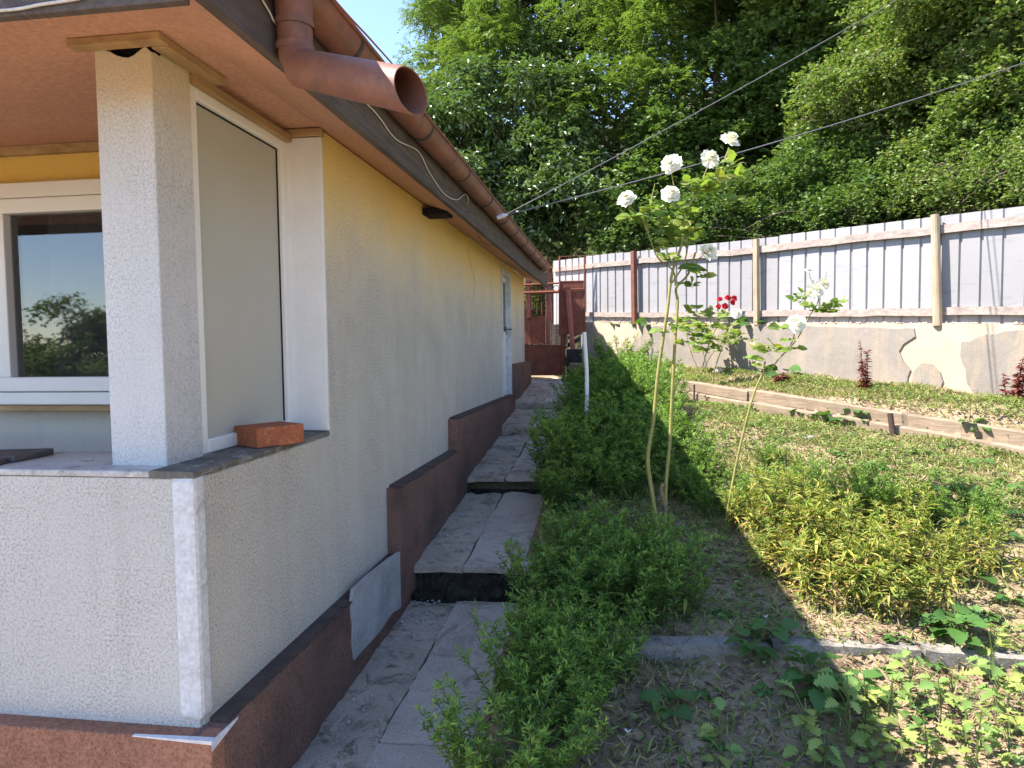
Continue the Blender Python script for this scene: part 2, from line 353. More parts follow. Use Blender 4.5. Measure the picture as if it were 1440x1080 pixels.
# ================================================================== terrain
F0 = np.array([.95, 12.29]); FD = np.array([4.34, -5.04]); FD /= np.linalg.norm(FD); FN = np.array([FD[1], -FD[0]])   # fence line, FN points to the garden
def ut(X, Y): return (X - F0[0]) * FN[0] + (Y - F0[1]) * FN[1], (X - F0[0]) * FD[0] + (Y - F0[1]) * FD[1]
def sm(x, a, b): x = np.clip((x - a) / (b - a), 0, 1); return x * x * (3 - 2 * x)
def path_z(Y): return np.interp(Y, [-3, 2.85, 4.72, 4.74, 6.52, 6.54, 8.57, 8.59, 9.86, 9.88, 11.5, 12.5, 15, 30], [-.12, .02, .09, .33, .47, .61, .77, .86, .97, 1.06, 1.22, 1.28, 1.35, 2.2])
def hump(X, Y): return .022 * np.sin(3.1 * X + 1.7 * Y) + .018 * np.sin(5.3 * Y - 2.2 * X + 1) + .010 * np.sin(9.7 * X + 7.1 * Y)
def garden_z(X, Y):
    base = np.interp(Y, [-40, -2, 3.52, 3.62, 4.8, 6.5, 8, 10, 12, 14, 40], [-1.5, .12, .30, .37, .52, .74, .92, 1.10, 1.26, 1.4, 3])
    u, t = ut(X, Y)
    up_ = 1.66 - .05 * t - .12 * np.clip(u, 0, .9); low = 1.45 - .075 * t
    w = np.clip(1 - (u - .95) / 3.2, 0, 1); w = w * w * (3 - 2 * w) * sm(X, .95, 2.0)
    g = base * (1 - w) + low * w
    top = sm(u, .97, .87) * sm(X, 1.1, 1.9)
    return g * (1 - top) + up_ * top + hump(X, Y)
def ground_z(X, Y):
    X = np.asarray(X, float); Y = np.asarray(Y, float)
    u, t = ut(X, Y)
    z = garden_z(X, Y)
    pz = np.minimum(path_z(Y), path_z(Y - .16)) - .04
    inpath = (1 - sm(X, .80, 1.0)) * (Y < 12.4)
    z = z * (1 - inpath) + pz * inpath
    # behind the retaining wall the bank rises
    bank = 2.18 - .03 * t + .45 * np.clip(-u - .2, 0, 30) + .65 * np.clip(-u - 6, 0, 10) - .25 * np.clip(-u - 16, 0, 60)
    lane = 1.30 + .05 * (Y - 12.3) + .02 * np.sin(3 * X)
    wt = sm(t, -.5, .15) * (1 - 0)
    hill = lane + np.clip(-u - 3.2, 0, 40) * .6
    beh = np.where(u < -.12, 1.0, 0.0)
    zb = bank * wt + np.where(bank > hill, hill, bank) * (1 - wt)
    z = z * (1 - beh) + zb * beh
    house = (X < -.02) & (Y > 2.3) & (Y < 11.7)
    z = np.where(house, -.25, z)
    fl = (X < -.02) & (Y <= 2.3)
    z = np.where(fl, np.minimum(z, -.02), z)
    return z
def axis(segs):
    out = []
    for a, b, st in segs: out += list(np.arange(a, b, st))
    return np.array(out + [segs[-1][1]])
gx = axis([(-220, -40, 30), (-40, -6, 4), (-6, -.6, .6), (-.6, 8.4, .09), (8.4, 16, .5), (16, 50, 4), (50, 260, 30)])
gy = axis([(-220, -30, 30), (-30, -3, 3), (-3, 1.6, .4), (1.6, 14.2, .09), (14.2, 24, .6), (24, 60, 4), (60, 320, 30)])
GX, GY = np.meshgrid(gx, gy); GZ = ground_z(GX, GY)
near = (GX > .9) & (GX < 9) & (GY > 1.5) & (GY < 13)
GZ = GZ + near * rng.normal(0, .006, GZ.shape)
b = MB(); nx_, ny_ = len(gx), len(gy)
ii = (np.arange(ny_ - 1)[:, None] * nx_ + np.arange(nx_ - 1)[None, :]).ravel()
b.add(np.stack([GX, GY, GZ], -1).reshape(-1, 3), np.stack([ii, ii + 1, ii + nx_ + 1, ii + nx_], 1))
ground = tag(b.build('ground', M['ground'], smooth=True), kind='structure')
def gz(x, y): return float(ground_z(np.array([x]), np.array([y]))[0])

# ================================================================== path
path = tag(thing('path', 'cracked concrete stepped path beside the house wall', 'path', (0.4, 2.5, 0)), kind='structure')
del path['category']
def slab(name, x0, x1, y0, y1, zf, thick, mat, jit=.012, rough=.004, n=10):
    """irregular cast slab: jittered outline, uneven top"""
    nx, ny = max(4, int((x1 - x0) / .06)), max(4, int((y1 - y0) / .06))
    xs = np.linspace(0, 1, nx); ys = np.linspace(0, 1, ny)
    U, Vv = np.meshgrid(xs, ys)
    ph = rng.uniform(0, 6, 8)
    ex0 = jit * (np.sin(Vv * 9 + ph[0]) + .6 * np.sin(Vv * 23 + ph[1]) + .4 * rng.normal(0, 1, (ny, 1)))
    ex1 = jit * (np.sin(Vv * 8 + ph[2]) + .6 * np.sin(Vv * 25 + ph[3]) + .4 * rng.normal(0, 1, (ny, 1)))
    ey0 = jit * .7 * (np.sin(U * 5 + ph[4]) + .5 * rng.normal(0, 1, (1, nx))); ey1 = jit * .7 * (np.sin(U * 6 + ph[5]) + .5 * rng.normal(0, 1, (1, nx)))
    X = x0 + ex0 + U * (x1 - x0 + ex1 - ex0); Y = y0 + ey0 + Vv * (y1 - y0 + ey1 - ey0)
    Z = np.vectorize(zf)(Y) + rng.normal(0, rough, (ny, nx)) + rough * 2 * np.sin(X * 14 + ph[6]) * np.sin(Y * 9 + ph[7])
    edge = np.zeros((ny, nx)); edge[0] = edge[-1] = 1; edge[:, 0] = edge[:, -1] = 1
    Z = Z - edge * .008
    m = MB(); T = np.stack([X, Y, Z], -1).reshape(-1, 3); Bm = T.copy(); Bm[:, 2] -= thick
    k = (np.arange(ny - 1)[:, None] * nx + np.arange(nx - 1)[None, :]).ravel()
    q = np.stack([k, k + 1, k + nx + 1, k + nx], 1)
    ring = [i for i in range(nx)] + [r * nx + nx - 1 for r in range(1, ny)] + [(ny - 1) * nx + i for i in range(nx - 2, -1, -1)] + [r * nx for r in range(ny - 2, 0, -1)]
    ring = np.array(ring); nr = np.roll(ring, -1); nT = len(T)
    side = np.stack([ring, ring + nT, nr + nT, nr], 1)
    m.add(np.concatenate([T, Bm]), np.concatenate([q, side]))
    o = m.build(name, mat, path, smooth=True); es = o.modifiers.new('edges', 'EDGE_SPLIT'); es.split_angle = math.radians(45); return o
pz = lambda y: float(path_z(y))
slab('rough_strip', .05, .40, 1.2, 4.71, pz, .2, M['slab_rough'], .006, .004)
slab('slab', .405, .95, 1.2, 3.05, lambda y: pz(y) + .012, .2, M['slab'], .006, .0015)
slab('slab', .41, .95, 3.065, 4.71, lambda y: pz(y) + .016, .2, M['slab'], .006, .0015)
slab('rough_strip', .05, .44, 4.74, 6.52, lambda y: pz(max(y, 4.76)), .045, M['slab_rough'], .006, .004)
slab('slab', .447, .93, 4.75, 6.52, lambda y: pz(max(y, 4.76)) + .008, .045, M['slab'], .006, .0015)
slab('rough_strip', .05, .46, 8.60, 9.85, lambda y: pz(min(max(y, 8.61), 9.84)), .10, M['slab_rough'], .006, .004)
slab('rough_strip', .05, .46, 6.555, 8.565, lambda y: pz(min(max(y, 6.57), 8.55)), .035, M['slab_rough'], .006, .004)
slab('slab', .467, .96, 6.55, 6.86, lambda y: pz(max(y, 6.57)) + .012, .035, M['slab'], .006, .0015)
slab('slab', .472, .97, 6.89, 8.55, lambda y: pz(min(y, 8.54)) - .004, .09, M['slab'], .006, .0015)
slab('slab', .478, .97, 8.60, 9.85, lambda y: pz(min(max(y, 8.61), 9.84)) + .006, .09, M['slab'], .006, .0015)
slab('rough_strip', .05, .50, 9.89, 12.6, lambda y: pz(max(y, 9.9)), .10, M['slab_rough'], .006, .004)
slab('slab', .506, .92, 9.895, 11.1, lambda y: pz(max(y, 9.9)) + .01, .09, M['slab'], .006, .0015)
slab('slab', .508, .90, 11.13, 12.6, lambda y: pz(y) + .006, .09, M['slab'], .006, .0015)
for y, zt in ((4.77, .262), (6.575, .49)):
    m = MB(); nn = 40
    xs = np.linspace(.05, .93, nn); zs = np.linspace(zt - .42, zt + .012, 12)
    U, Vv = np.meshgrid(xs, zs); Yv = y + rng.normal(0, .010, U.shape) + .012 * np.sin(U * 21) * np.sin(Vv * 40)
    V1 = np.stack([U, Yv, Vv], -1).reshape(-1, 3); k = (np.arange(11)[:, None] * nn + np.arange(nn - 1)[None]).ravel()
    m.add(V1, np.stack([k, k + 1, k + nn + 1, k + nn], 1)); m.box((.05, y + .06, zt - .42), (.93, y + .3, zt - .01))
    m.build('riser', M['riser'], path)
# loose crumbled concrete at the foot of the first riser and along the plinth
m = MB()
for i in range(260):
    x = .1 + abs(rng.normal(0, .2)); y = rng.choice([rng.uniform(4.25, 4.72), rng.uniform(2.6, 4.7), rng.uniform(5, 6.5), rng.uniform(6.6, 10)]); x = min(x, .62)
    r = rng.uniform(.004, .014); c = np.array([x, y, pz(y) + r * .5])
    V = c + np.array([(1, 0, 0), (-1, 0, 0), (0, 1, 0), (0, -1, 0), (0, 0, .8), (0, 0, -.8)]) * r * rng.uniform(.6, 1.3, (6, 3))
    m.add(V, [(0, 2, 4), (2, 1, 4), (1, 3, 4), (3, 0, 4), (2, 0, 5), (1, 2, 5), (3, 1, 5), (0, 3, 5)])
tag(m.build('concrete_crumbs', M['cement_patch'], path), kind='stuff')

# ================================================================== house
H = thing('house', 'yellow rendered house with terracotta eaves, brown plinth and white corner pillar', 'house', (0, 2.31, 0))
HL = np.array((0, 2.31, 0.))
def hp(name, mat, fn, bevel=0, parent=None, smooth=False):
    m = MB(); fn(m); return m.build(name, mat, parent or H, bevel, smooth)
# side wall with window and door openings
ZT = 3.0
def side_wall(m):
    m.box((-.28, 2.325, .2), (0, 3.5195, 1.405)); m.box((-.28, 3.52, .2), (0, 9.28, ZT))
    m.box((-.28, 9.28, 2.90), (0, 10.12, ZT)); m.box((-.28, 10.12, .2), (0, 11.72, ZT)); m.box((-.28, 9.28, .2), (0, 10.12, 1.10))
hp('side_wall', M['stucco'], side_wall, .008)
hp('back_wall', M['stucco'], lambda m: (m.box((-5.5, 11.5, .2), (-.285, 11.72, ZT)), m.box((-5.7, 2.31, .2), (-5.505, 11.72, ZT))))
# parapet front with ledge
hp('parapet', M['stucco_front'], lambda m: m.box((-5.5, 2.31, .2), (-.006, 2.72, 1.4055)), .004)
hp('corner_strip', M['strip'], lambda m: (m.box((-.085, 2.300, .515), (.008, 2.38, 1.413)),), .018)
hp('ledge', M['ledge'], lambda m: m.box((-5.5, 2.305, 1.408), (-.17, 2.74, 1.432)), .006)
def side_ledge(m):
    n = 40; ys = np.linspace(2.304, 3.52, n); 
    out = .004 + .004 * np.sin(ys * 31) + rng.normal(0, .002, n)
    for i in range(n - 1):
        m.hexa([(-.165, ys[i], 1.407), (out[i], ys[i], 1.407), (out[i + 1], ys[i + 1], 1.407), (-.165, ys[i + 1], 1.407),
                (-.165, ys[i], 1.434), (out[i], ys[i], 1.430), (out[i + 1], ys[i + 1], 1.430), (-.165, ys[i + 1], 1.434)])
    m.box((-.30, 2.74, 1.407), (-.166, 3.52, 1.433))
hp('side_ledge', M['ledge_moss'], side_ledge)
# corner pillar: broken plaster crown
def pillar(m):
    x0, x1, y0, y1 = -.405, -.175, 2.42, 2.66
    zs = [1.43, 1.7, 2.0, 2.4, 2.8, 2.93]
    ring = []
    def around(k):
        pts = []
        for i in range(k): pts.append((x0 + (x1 - x0) * i / k, y0))
        for i in range(k): pts.append((x1, y0 + (y1 - y0) * i / k))
        for i in range(k): pts.append((x1 - (x1 - x0) * i / k, y1))
        for i in range(k): pts.append((x0, y1 - (y1 - y0) * i / k))
        return pts
    k = 10; pts = around(k); V = []
    for z in zs: V += [(px, py, z) for px, py in pts]
    for i, (px, py) in enumerate(pts):
        dz = .0
        if 2 <= i <= 9: dz = -.045 * math.sin((i - 2) / 7 * math.pi) - abs(rng.normal(0, .012))
        elif 10 <= i < 20: dz = -.03 * (1 if i < 13 else .2) - abs(rng.normal(0, .01))
        V.append((px, py, 2.995 + dz))
    n = 4 * k; Fs = []
    for r in range(len(zs)):
        for i in range(n): Fs.append((r * n + i, r * n + (i + 1) % n, (r + 1) * n + (i + 1) % n, (r + 1) * n + i))
    m.add(V, Fs); m.box((x0 + .03, y0 + .03, 2.6), (x1 - .03, y1 - .01, 2.90))
hp('pillar', M['stucco_white'], pillar, .006)
hp('pillar_core', M['black'], lambda m: m.box((-.365, 2.46, 2.9), (-.21, 2.65, 3.02)))
# side window (blinded) in the terrace end
SW = hp('side_window', M['pvc'], lambda m: (m.box((-.255, 2.665, 1.434), (-.185, 2.715, 2.985)), m.box((-.255, 3.455, 1.434), (-.185, 3.518, 2.985)),
     m.box((-.255, 2.715, 1.434), (-.185, 3.455, 1.492)), m.box((-.255, 2.715, 2.89), (-.185, 3.455, 2.985))), .006)
hp('panel', M['panel'], lambda m: m.box((-.228, 2.712, 1.488), (-.214, 3.458, 2.894)), parent=SW)
hp('gasket', M['black'], lambda m: (m.box((-.2135, 2.715, 1.492), (-.209, 2.722, 2.89)), m.box((-.2135, 3.446, 1.492), (-.209, 3.455, 2.89)), m.box((-.2135, 2.722, 2.883), (-.209, 3.446, 2.89))), parent=SW)
hp('window_reveal', M['white_paint'], lambda m: m.box((-.2, 3.508, 1.434), (.004, 3.535, 2.955)), .004)
# terrace interior: back wall with window, floor
hp('terrace_wall', M['stucco_yellow'], lambda m: (m.box((-5.5, 3.56, .2), (-2.00, 3.8, ZT)), m.box((-.62, 3.56, .2), (-.285, 3.8, ZT)), m.box((-2.00, 3.56, 2.80), (-.62, 3.8, ZT)), m.box((-2.0, 3.56, .2), (-.62, 3.8, 1.545))))
hp('terrace_floor', M['ledge'], lambda m: m.box((-5.5, 2.72, .3), (-.28, 3.56, .5)))
TW = hp('terrace_window', M['pvc'], lambda m: (m.box((-2.0, 3.50, 2.715), (-.62, 3.59, 2.80)), m.box((-2.0, 3.50, 1.57), (-.62, 3.59, 1.64)), m.box((-2.0, 3.50, 1.64), (-1.93, 3.59, 2.715)), m.box((-.69, 3.50, 1.64), (-.62, 3.59, 2.715)),
     m.box((-1.925, 3.485, 2.63), (-.695, 3.565, 2.71)), m.box((-1.925, 3.485, 1.645), (-.695, 3.565, 1.725)), m.box((-1.925, 3.485, 1.725), (-1.845, 3.565, 2.63)), m.box((-.775, 3.485, 1.725), (-.695, 3.565, 2.63))), .006)
hp('pane', M['glass'], lambda m: m.box((-1.85, 3.535, 1.72), (-.77, 3.545, 2.635)), parent=TW)
hp('window_sill', M['trim'], lambda m: m.box((-2.02, 3.42, 1.545), (-.60, 3.56, 1.568)), .0015)
def curtain(m):
    n = 160; xs = np.linspace(-1.70, -.70, n); ys = 3.625 + .018 * np.sin(xs * 58) + .010 * np.sin(xs * 27 + 1)
    V = [(x, y, 1.5) for x, y in zip(xs, ys)] + [(x, y, 2.75) for x, y in zip(xs, ys)]
    m.add(V, [(i, i + 1, n + i + 1, n + i) for i in range(n - 1)])
hp('curtain', M['curtain'], curtain, parent=TW, smooth=True)
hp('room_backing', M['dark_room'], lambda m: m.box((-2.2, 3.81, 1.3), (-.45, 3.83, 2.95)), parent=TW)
# eaves: ceiling, soffit, fascia
hp('ceiling', M['soffit'], lambda m: m.box((-5.5, 1.93, 3.004), (.0, 3.56, 3.03)))
def soffit(m):
    m.hexa([(0.0, 1.93, 3.002), (.335, 1.93, 2.878), (.335, 11.95, 2.878), (0.0, 11.95, 3.002), (0.0, 1.93, 3.03), (.335, 1.93, 2.90), (.335, 11.95, 2.90), (0.0, 11.95, 3.03)])
hp('soffit', M['soffit'], soffit)
def front_soffit(m):
    m.hexa([(-5.5, 1.87, 2.93), (.33, 1.87, 2.86), (.0, 1.935, 2.996), (-5.5, 1.935, 2.996), (-5.5, 1.87, 3.03), (.33, 1.87, 3.03), (.0, 1.94, 3.03), (-5.5, 1.94, 3.03)])
hp('front_soffit', M['soffit'], front_soffit)
hp('fascia', M['fascia'], lambda m: m.box((.337, 1.835, 2.845), (.372, 6.10, 3.06)), .004)
hp('fascia', M['fascia'], lambda m: m.box((.335, 6.108, 2.842), (.370, 11.97, 3.06)), .004)
hp('fascia', M['fascia'], lambda m: m.box((-5.5, 1.835, 2.825), (.333, 1.868, 3.10)), .004)
hp('ceiling_trim', M['trim'], lambda m: m.box((-5.5, 3.515, 2.955), (-.26, 3.558, 3.003)), .004)
hp('ceiling_trim', M['trim'], lambda m: m.box((-.47, 2.36, 2.972), (-.10, 2.415, 3.003)), .004)
hp('ceiling_trim', M['trim'], lambda m: m.box((-.172, 2.417, 2.968), (-.105, 2.80, 3.002)), .004)
hp('ceiling_trim', M['trim'], lambda m: m.box((-.183, 2.66, 2.930), (-.150, 3.50, 2.969)), .004)
hp('ceiling_trim', M['trim'], lambda m: m.box((-.2, 3.495, 2.958), (.012, 3.54, 2.998)), .004)
hp('beam_end', M['black'], lambda m: m.box((0.0, 5.45, 2.905), (.20, 5.66, 2.962)), .01)
# roof planes with overlapping tile waves
def roof_plane(m, e0, e1, r0, r1, rows=16):
    e0, e1, r0, r1 = [np.array(v, float) for v in (e0, e1, r0, r1)]
    Lc = np.linalg.norm(e1 - e0); n = int(Lc / .055)
    nrm = _n(np.cross(e1 - e0, r0 - e0)); nrm = nrm if nrm[2] > 0 else -nrm
    V = []; Fs = []
    for r in range(rows):
        for h, off in ((r, .03), (r + 1, .0)):
            f = h / rows; a = e0 + (r0 - e0) * f; c = e1 + (r1 - e1) * f
            for i in range(n + 1):
                V.append(a + (c - a) * i / n + nrm * (off + .018 * math.sin(i * math.pi / 2.0)))
        k = r * 2 * (n + 1)
        for i in range(n): Fs.append((k + i, k + i + 1, k + n + 1 + i + 1, k + n + 1 + i))
    m.add(V, Fs); m.add([e0 - nrm * .03, e1 - nrm * .03, r1 - nrm * .03, r0 - nrm * .03], [(0, 1, 2, 3)])
RF = hp('roof', M['tile'], lambda m: (roof_plane(m, (.43, 1.74, 3.14), (.43, 12.05, 3.14), (-2.6, 4.77, 4.75), (-2.6, 12.05, 4.75)),
    roof_plane(m, (-5.7, 1.74, 3.14), (.43, 1.74, 3.14), (-2.6, 4.77, 4.75), (-2.6, 4.77, 4.75)),
    roof_plane(m, (-5.7, 12.05, 3.14), (-5.7, 1.74, 3.14), (-2.6, 12.05, 4.75), (-2.6, 4.77, 4.75))))
hp('gable', M['stucco'], lambda m: m.prism([(.0, 11.70, 3.0), (-5.6, 11.70, 3.0), (-2.6, 11.70, 4.65)], (0, -.15, 0)))
# gutter
GXc, GZc, GR = .437, 3.085, .074
def gutter(m):
    n = 12; ys = [1.62, 2.2, 4, 6, 8, 10.9]; V = []
    for r in (GR, GR - .004):
        for y in ys:
            for k in range(n + 1):
                a = math.pi + math.pi * k / n; V.append((GXc + r * math.cos(a), y, GZc + r * math.sin(a) + .004 * (y - 6) * -.6))
    ny = len(ys); Fs = []; half = ny * (n + 1)
    for lay in (0, half):
        for j in range(ny - 1):
            for k in range(n):
                q = lay + j * (n + 1) + k; Fs.append((q, q + 1, q + n + 2, q + n + 1) if lay == 0 else (q, q + n + 1, q + n + 2, q + 1))
    m.add(V, Fs)
    m.tube([(GXc + GR + .004, 1.62, GZc + .004 + .0105), (GXc + GR + .004, 10.9, GZc + .004 - .0118)], .008, 8)
    for y in (1.62, 10.9):
        th = np.linspace(math.pi, 2 * math.pi, n + 1); P = [(GXc + GR * math.cos(a), y, GZc + GR * math.sin(a) + .004 * (y - 6) * -.6) for a in th]
        m.prism(P, (0, .003, 0))
GT = hp('gutter', M['gutter'], gutter, smooth=True)
gtm = GT.modifiers.new('edges', 'EDGE_SPLIT')
def ringpart(y, w, name, rr=.004, mat='gutter'):
    m = MB(); th = np.linspace(math.pi * .98, 2.02 * math.pi, 13)
    for k in range(12):
        a0, a1 = th[k], th[k + 1]; r0 = GR + .001; r1 = GR + .001 + rr; dz = .004 * (y - 6) * -.6
        P = lambda a, r, yy: (GXc + r * math.cos(a), yy, GZc + r * math.sin(a) + dz)
        m.hexa([P(a0, r0, y), P(a1, r0, y), P(a1, r0, y + w), P(a0, r0, y + w), P(a0, r1, y), P(a1, r1, y), P(a1, r1, y + w), P(a0, r1, y + w)])
    m.build(name, M[mat], GT)
for y in (2.75, 3.85, 4.85, 5.75, 6.6, 7.3, 8.1, 8.9, 9.6, 10.3): ringpart(y, .022, 'gutter_bracket', .005, 'darkwire')
for y in (4.45, 7.7): ringpart(y, .05, 'gutter_joint', .0015)
# outlet and spout pipe turned out over the path
def spout(m):
    yy = 2.30
    m.tube([(GXc, yy, 3.03), (GXc, yy, 2.95), (GXc + .003, yy - .002, 2.88)], [.064, .060, .058], 20, False)
    a = np.array([GXc + .003, yy - .002, 2.885])
    m.tube([a, a + (.006, -.004, -.035), a + (.025, -.012, -.068), a + (.06, -.022, -.088)], [.058, .060, .060, .060], 20, False)
    s0 = a + (.020, -.008, -.078); s1 = dep(578, 128, 2.02)
    d = _n(s1 - s0); u = _n(np.cross(d, (0, 0, 1.))); v = np.cross(u, d); n = 28; V = []
    for r, which in ((.063, 0), (.063, 1), (.0595, 1), (.0595, 0)):
        for k in range(n):
            th = 2 * math.pi * k / n; q = (math.cos(th) * u + math.sin(th) * v) * r
            base = s0 if which == 0 else s1 + d * (-.035 * math.sin(th))
            V.append(base + q)
    Fs = []
    for lay in range(3):
        for k in range(n): Fs.append((lay * n + k, lay * n + (k + 1) % n, (lay + 1) * n + (k + 1) % n, (lay + 1) * n + k))
    m.add(V, Fs)
sp = hp('spout', M['gutter'], spout, smooth=True, parent=GT); sp.modifiers.new('edges', 'EDGE_SPLIT')
for zc, rr_ in ((2.955, .0645), (2.875, .0635)):
    m = MB(); m.tube([(GXc + .001, 2.299, zc - .012), (GXc + .001, 2.299, zc + .012)], rr_, 20, False); m.build('seam_collar', M['gutter'], GT, smooth=True)
# plinth
def plinth(y0, y1, zt0, zt1, xo, zb, name='plinth', xi=-.01):
    def f(m):
        n = max(3, int((y1 - y0) / .06)); ys = np.linspace(y0, y1, n)
        for i in range(n - 1):
            def zz(y): return zt0 + (zt1 - zt0) * (y - y0) / (y1 - y0)
            j0, j1 = [.004 * math.sin(ys[i + q] * 17) for q in (0, 1)]
            m.hexa([(xi, ys[i], zb), (xo + j0, ys[i], zb), (xo + j1, ys[i + 1], zb), (xi, ys[i + 1], zb),
                    (xi, ys[i], zz(ys[i])), (xo + j0, ys[i], zz(ys[i]) - .006), (xo + j1, ys[i + 1], zz(ys[i + 1]) - .006), (xi, ys[i + 1], zz(ys[i + 1]))])
    return hp(name, M['plinth'], f)
P1 = plinth(2.24, 4.70, .488, .485, .078, -.25)
P2 = plinth(4.44, 6.42, .935, .915, .092, .15)
P3 = plinth(6.19, 9.93, 1.21, 1.165, .096, .3)
P4 = plinth(10.13, 11.76, 1.60, 1.60, .105, .8)
PF = hp('plinth', M['plinth_front_lit'], lambda m: m.box((-5.5, 2.235, -.25), (.082, 2.32, .486)), .006)
def coat(y0, y1, z0, z1, xo, par):
    m = MB(); n = int((y1 - y0) / .035); ys = np.linspace(y0, y1, n); ed = xo - .006 + rng.normal(0, .006, n) + .006 * np.sin(ys * 13)
    for i in range(n - 1):
        za = z0 + (z1 - z0) * i / n; zb_ = z0 + (z1 - z0) * (i + 1) / n; j = rng.uniform(.002, .011)
        m.hexa([(0.0, ys[i], za - .004), (ed[i], ys[i], za - .004), (ed[i + 1], ys[i + 1], zb_ - .004), (0.0, ys[i + 1], zb_ - .004),
                (0.0, ys[i], za + .010), (ed[i], ys[i], za + j * .4), (ed[i + 1], ys[i + 1], zb_ + j * .4), (0.0, ys[i + 1], zb_ + .010)])
    m.build('flaking_top_coat', M['plinth_dark'], par)
coat(2.36, 4.44, .490, .488, .078, P1); coat(4.5, 6.2, .937, .919, .092, P2); coat(6.25, 9.9, 1.211, 1.168, .096, P3)
# bare cement patch where render fell off the first plinth
def patch(m):
    P = [onX(*q, .0842) for q in [(498, 828), (520, 808), (548, 786), (574, 768), (577, 800), (577, 838), (560, 858), (552, 862), (545, 872), (536, 886), (524, 900), (510, 915), (499, 928), (496, 905), (497, 880), (494, 860)]]
    m.prism(P, (-.02, 0, 0))
hp('bare_cement_patch', M['cement_patch'], patch, parent=P1)
# torn metal flashing along the plinth front edge
hp('flashing', M['insul'], lambda m: (m.hexa([(-.22, 2.229, .484), (.088, 2.229, .474), (.088, 2.236, .474), (-.22, 2.236, .484), (-.22, 2.229, .488), (.088, 2.226, .490), (.088, 2.252, .4905), (-.22, 2.241, .4885)]), m.hexa([(.0835, 2.232, .45), (.0875, 2.226, .45), (.0895, 2.40, .478), (.0865, 2.40, .478), (.0835, 2.232, .488), (.0875, 2.226, .488), (.0895, 2.40, .486), (.0865, 2.40, .486)])), parent=PF)
# door in the side wall
DR = hp('door', M['white_paint'], lambda m: (m.box((-.10, 9.37, 1.13), (-.055, 10.03, 2.82)), m.box((-.054, 9.42, 2.76), (-.04, 9.98, 2.82)), m.box((-.054, 9.42, 1.16), (-.04, 9.98, 1.26)), m.box((-.054, 9.42, 1.98), (-.04, 9.98, 2.06)),
    m.box((-.054, 9.42, 1.48), (-.04, 9.98, 1.53)), m.box((-.054, 9.42, 1.72), (-.04, 9.98, 1.77)), m.box((-.054, 9.67, 2.06), (-.04, 9.73, 2.76))), .0015)
hp('frame', M['strip'], lambda m: (m.box((-.11, 9.285, 1.11), (.018, 9.365, 2.90)), m.box((-.11, 10.035, 1.11), (.018, 10.115, 2.90)), m.box((-.11, 9.365, 2.825), (.018, 10.035, 2.90))), .004, DR)
for y in (9.43, 9.74): hp('pane', M['glass'], lambda m: m.box((-.052, y, 2.065), (-.046, y + .23, 2.755)), parent=DR)
hp('handle', M['darkwire'], lambda m: (m.box((-.041, 9.94, 2.02), (-.032, 9.97, 2.14)), m.tube([(-.04, 9.955, 2.10), (.03, 9.955, 2.10), (.045, 9.94, 2.10), (.045, 9.85, 2.095)], .008, 8)), parent=DR)
hp('threshold', M['ledge'], lambda m: m.box((-.12, 9.29, 1.085), (.06, 10.11, 1.128)), parent=DR)

# ---- things on and along the house
bk = MB(); bc = (onZ(428, 622, 1.434) + onZ(328, 627, 1.434)) / 2
A, B_, C_ = onZ(368, 633, 1.434), onZ(428, 622, 1.434), onZ(328, 627, 1.434)
A = np.array([-.045, 2.855, 1.434]); ex = _n(np.array([-.85, .50, 0])) ; ey = np.array([-ex[1] * -1, ex[0] * -1, 0.])
ey = np.array([ex[1], -ex[0], 0.]) 
BT = thing('brick', 'orange clay brick lying on the window ledge', 'brick', A)
fx, fy = ex * .19, ey * .24
bk.hexa([A, A + fy, A + fx + fy, A + fx] + [q + np.array((0, 0, .088)) for q in (A, A + fy, A + fx + fy, A + fx)])
bo = bk.build('brick_body', M['brick'], BT, .005)
for nm, loc, sz, rz, tl in (('board', (-.98, 2.50, 1.434), (.34, .19, .028), .25, 0), ('board', (-.93, 2.40, 1.434), (.20, .075, .018), -.12, 0)):
    m = MB(); w, d_, h = sz; cr, sr = math.cos(rz), math.sin(rz); R2 = lambda x, y, z: (loc[0] + x * cr - y * sr, loc[1] + x * sr + y * cr, loc[2] + z)
    if w < .3: m.hexa([R2(-w/2, -d_/2, 0), R2(w/2, -d_/2, 0), R2(w/2 - .03, d_/2, 0), R2(-w/2, d_/2, 0), R2(-w/2, -d_/2, h), R2(w/2, -d_/2, h), R2(w/2 - .03, d_/2, h), R2(-w/2, d_/2, h)])
    else: m.hexa([R2(-w/2, -d_/2, 0), R2(w/2 - .05, -d_/2, 0), R2(w/2, d_/2, 0), R2(-w/2, d_/2, 0), R2(-w/2, -d_/2, h), R2(w/2 - .05, -d_/2, h), R2(w/2, d_/2, h), R2(-w/2, d_/2, h)])
    tag(m.build('wooden_board', M['board'], None, .004), 'small offcut board in front of the wider one on the parapet' if w < .3 else 'weathered dark board lying on the parapet behind a smaller offcut', 'board')
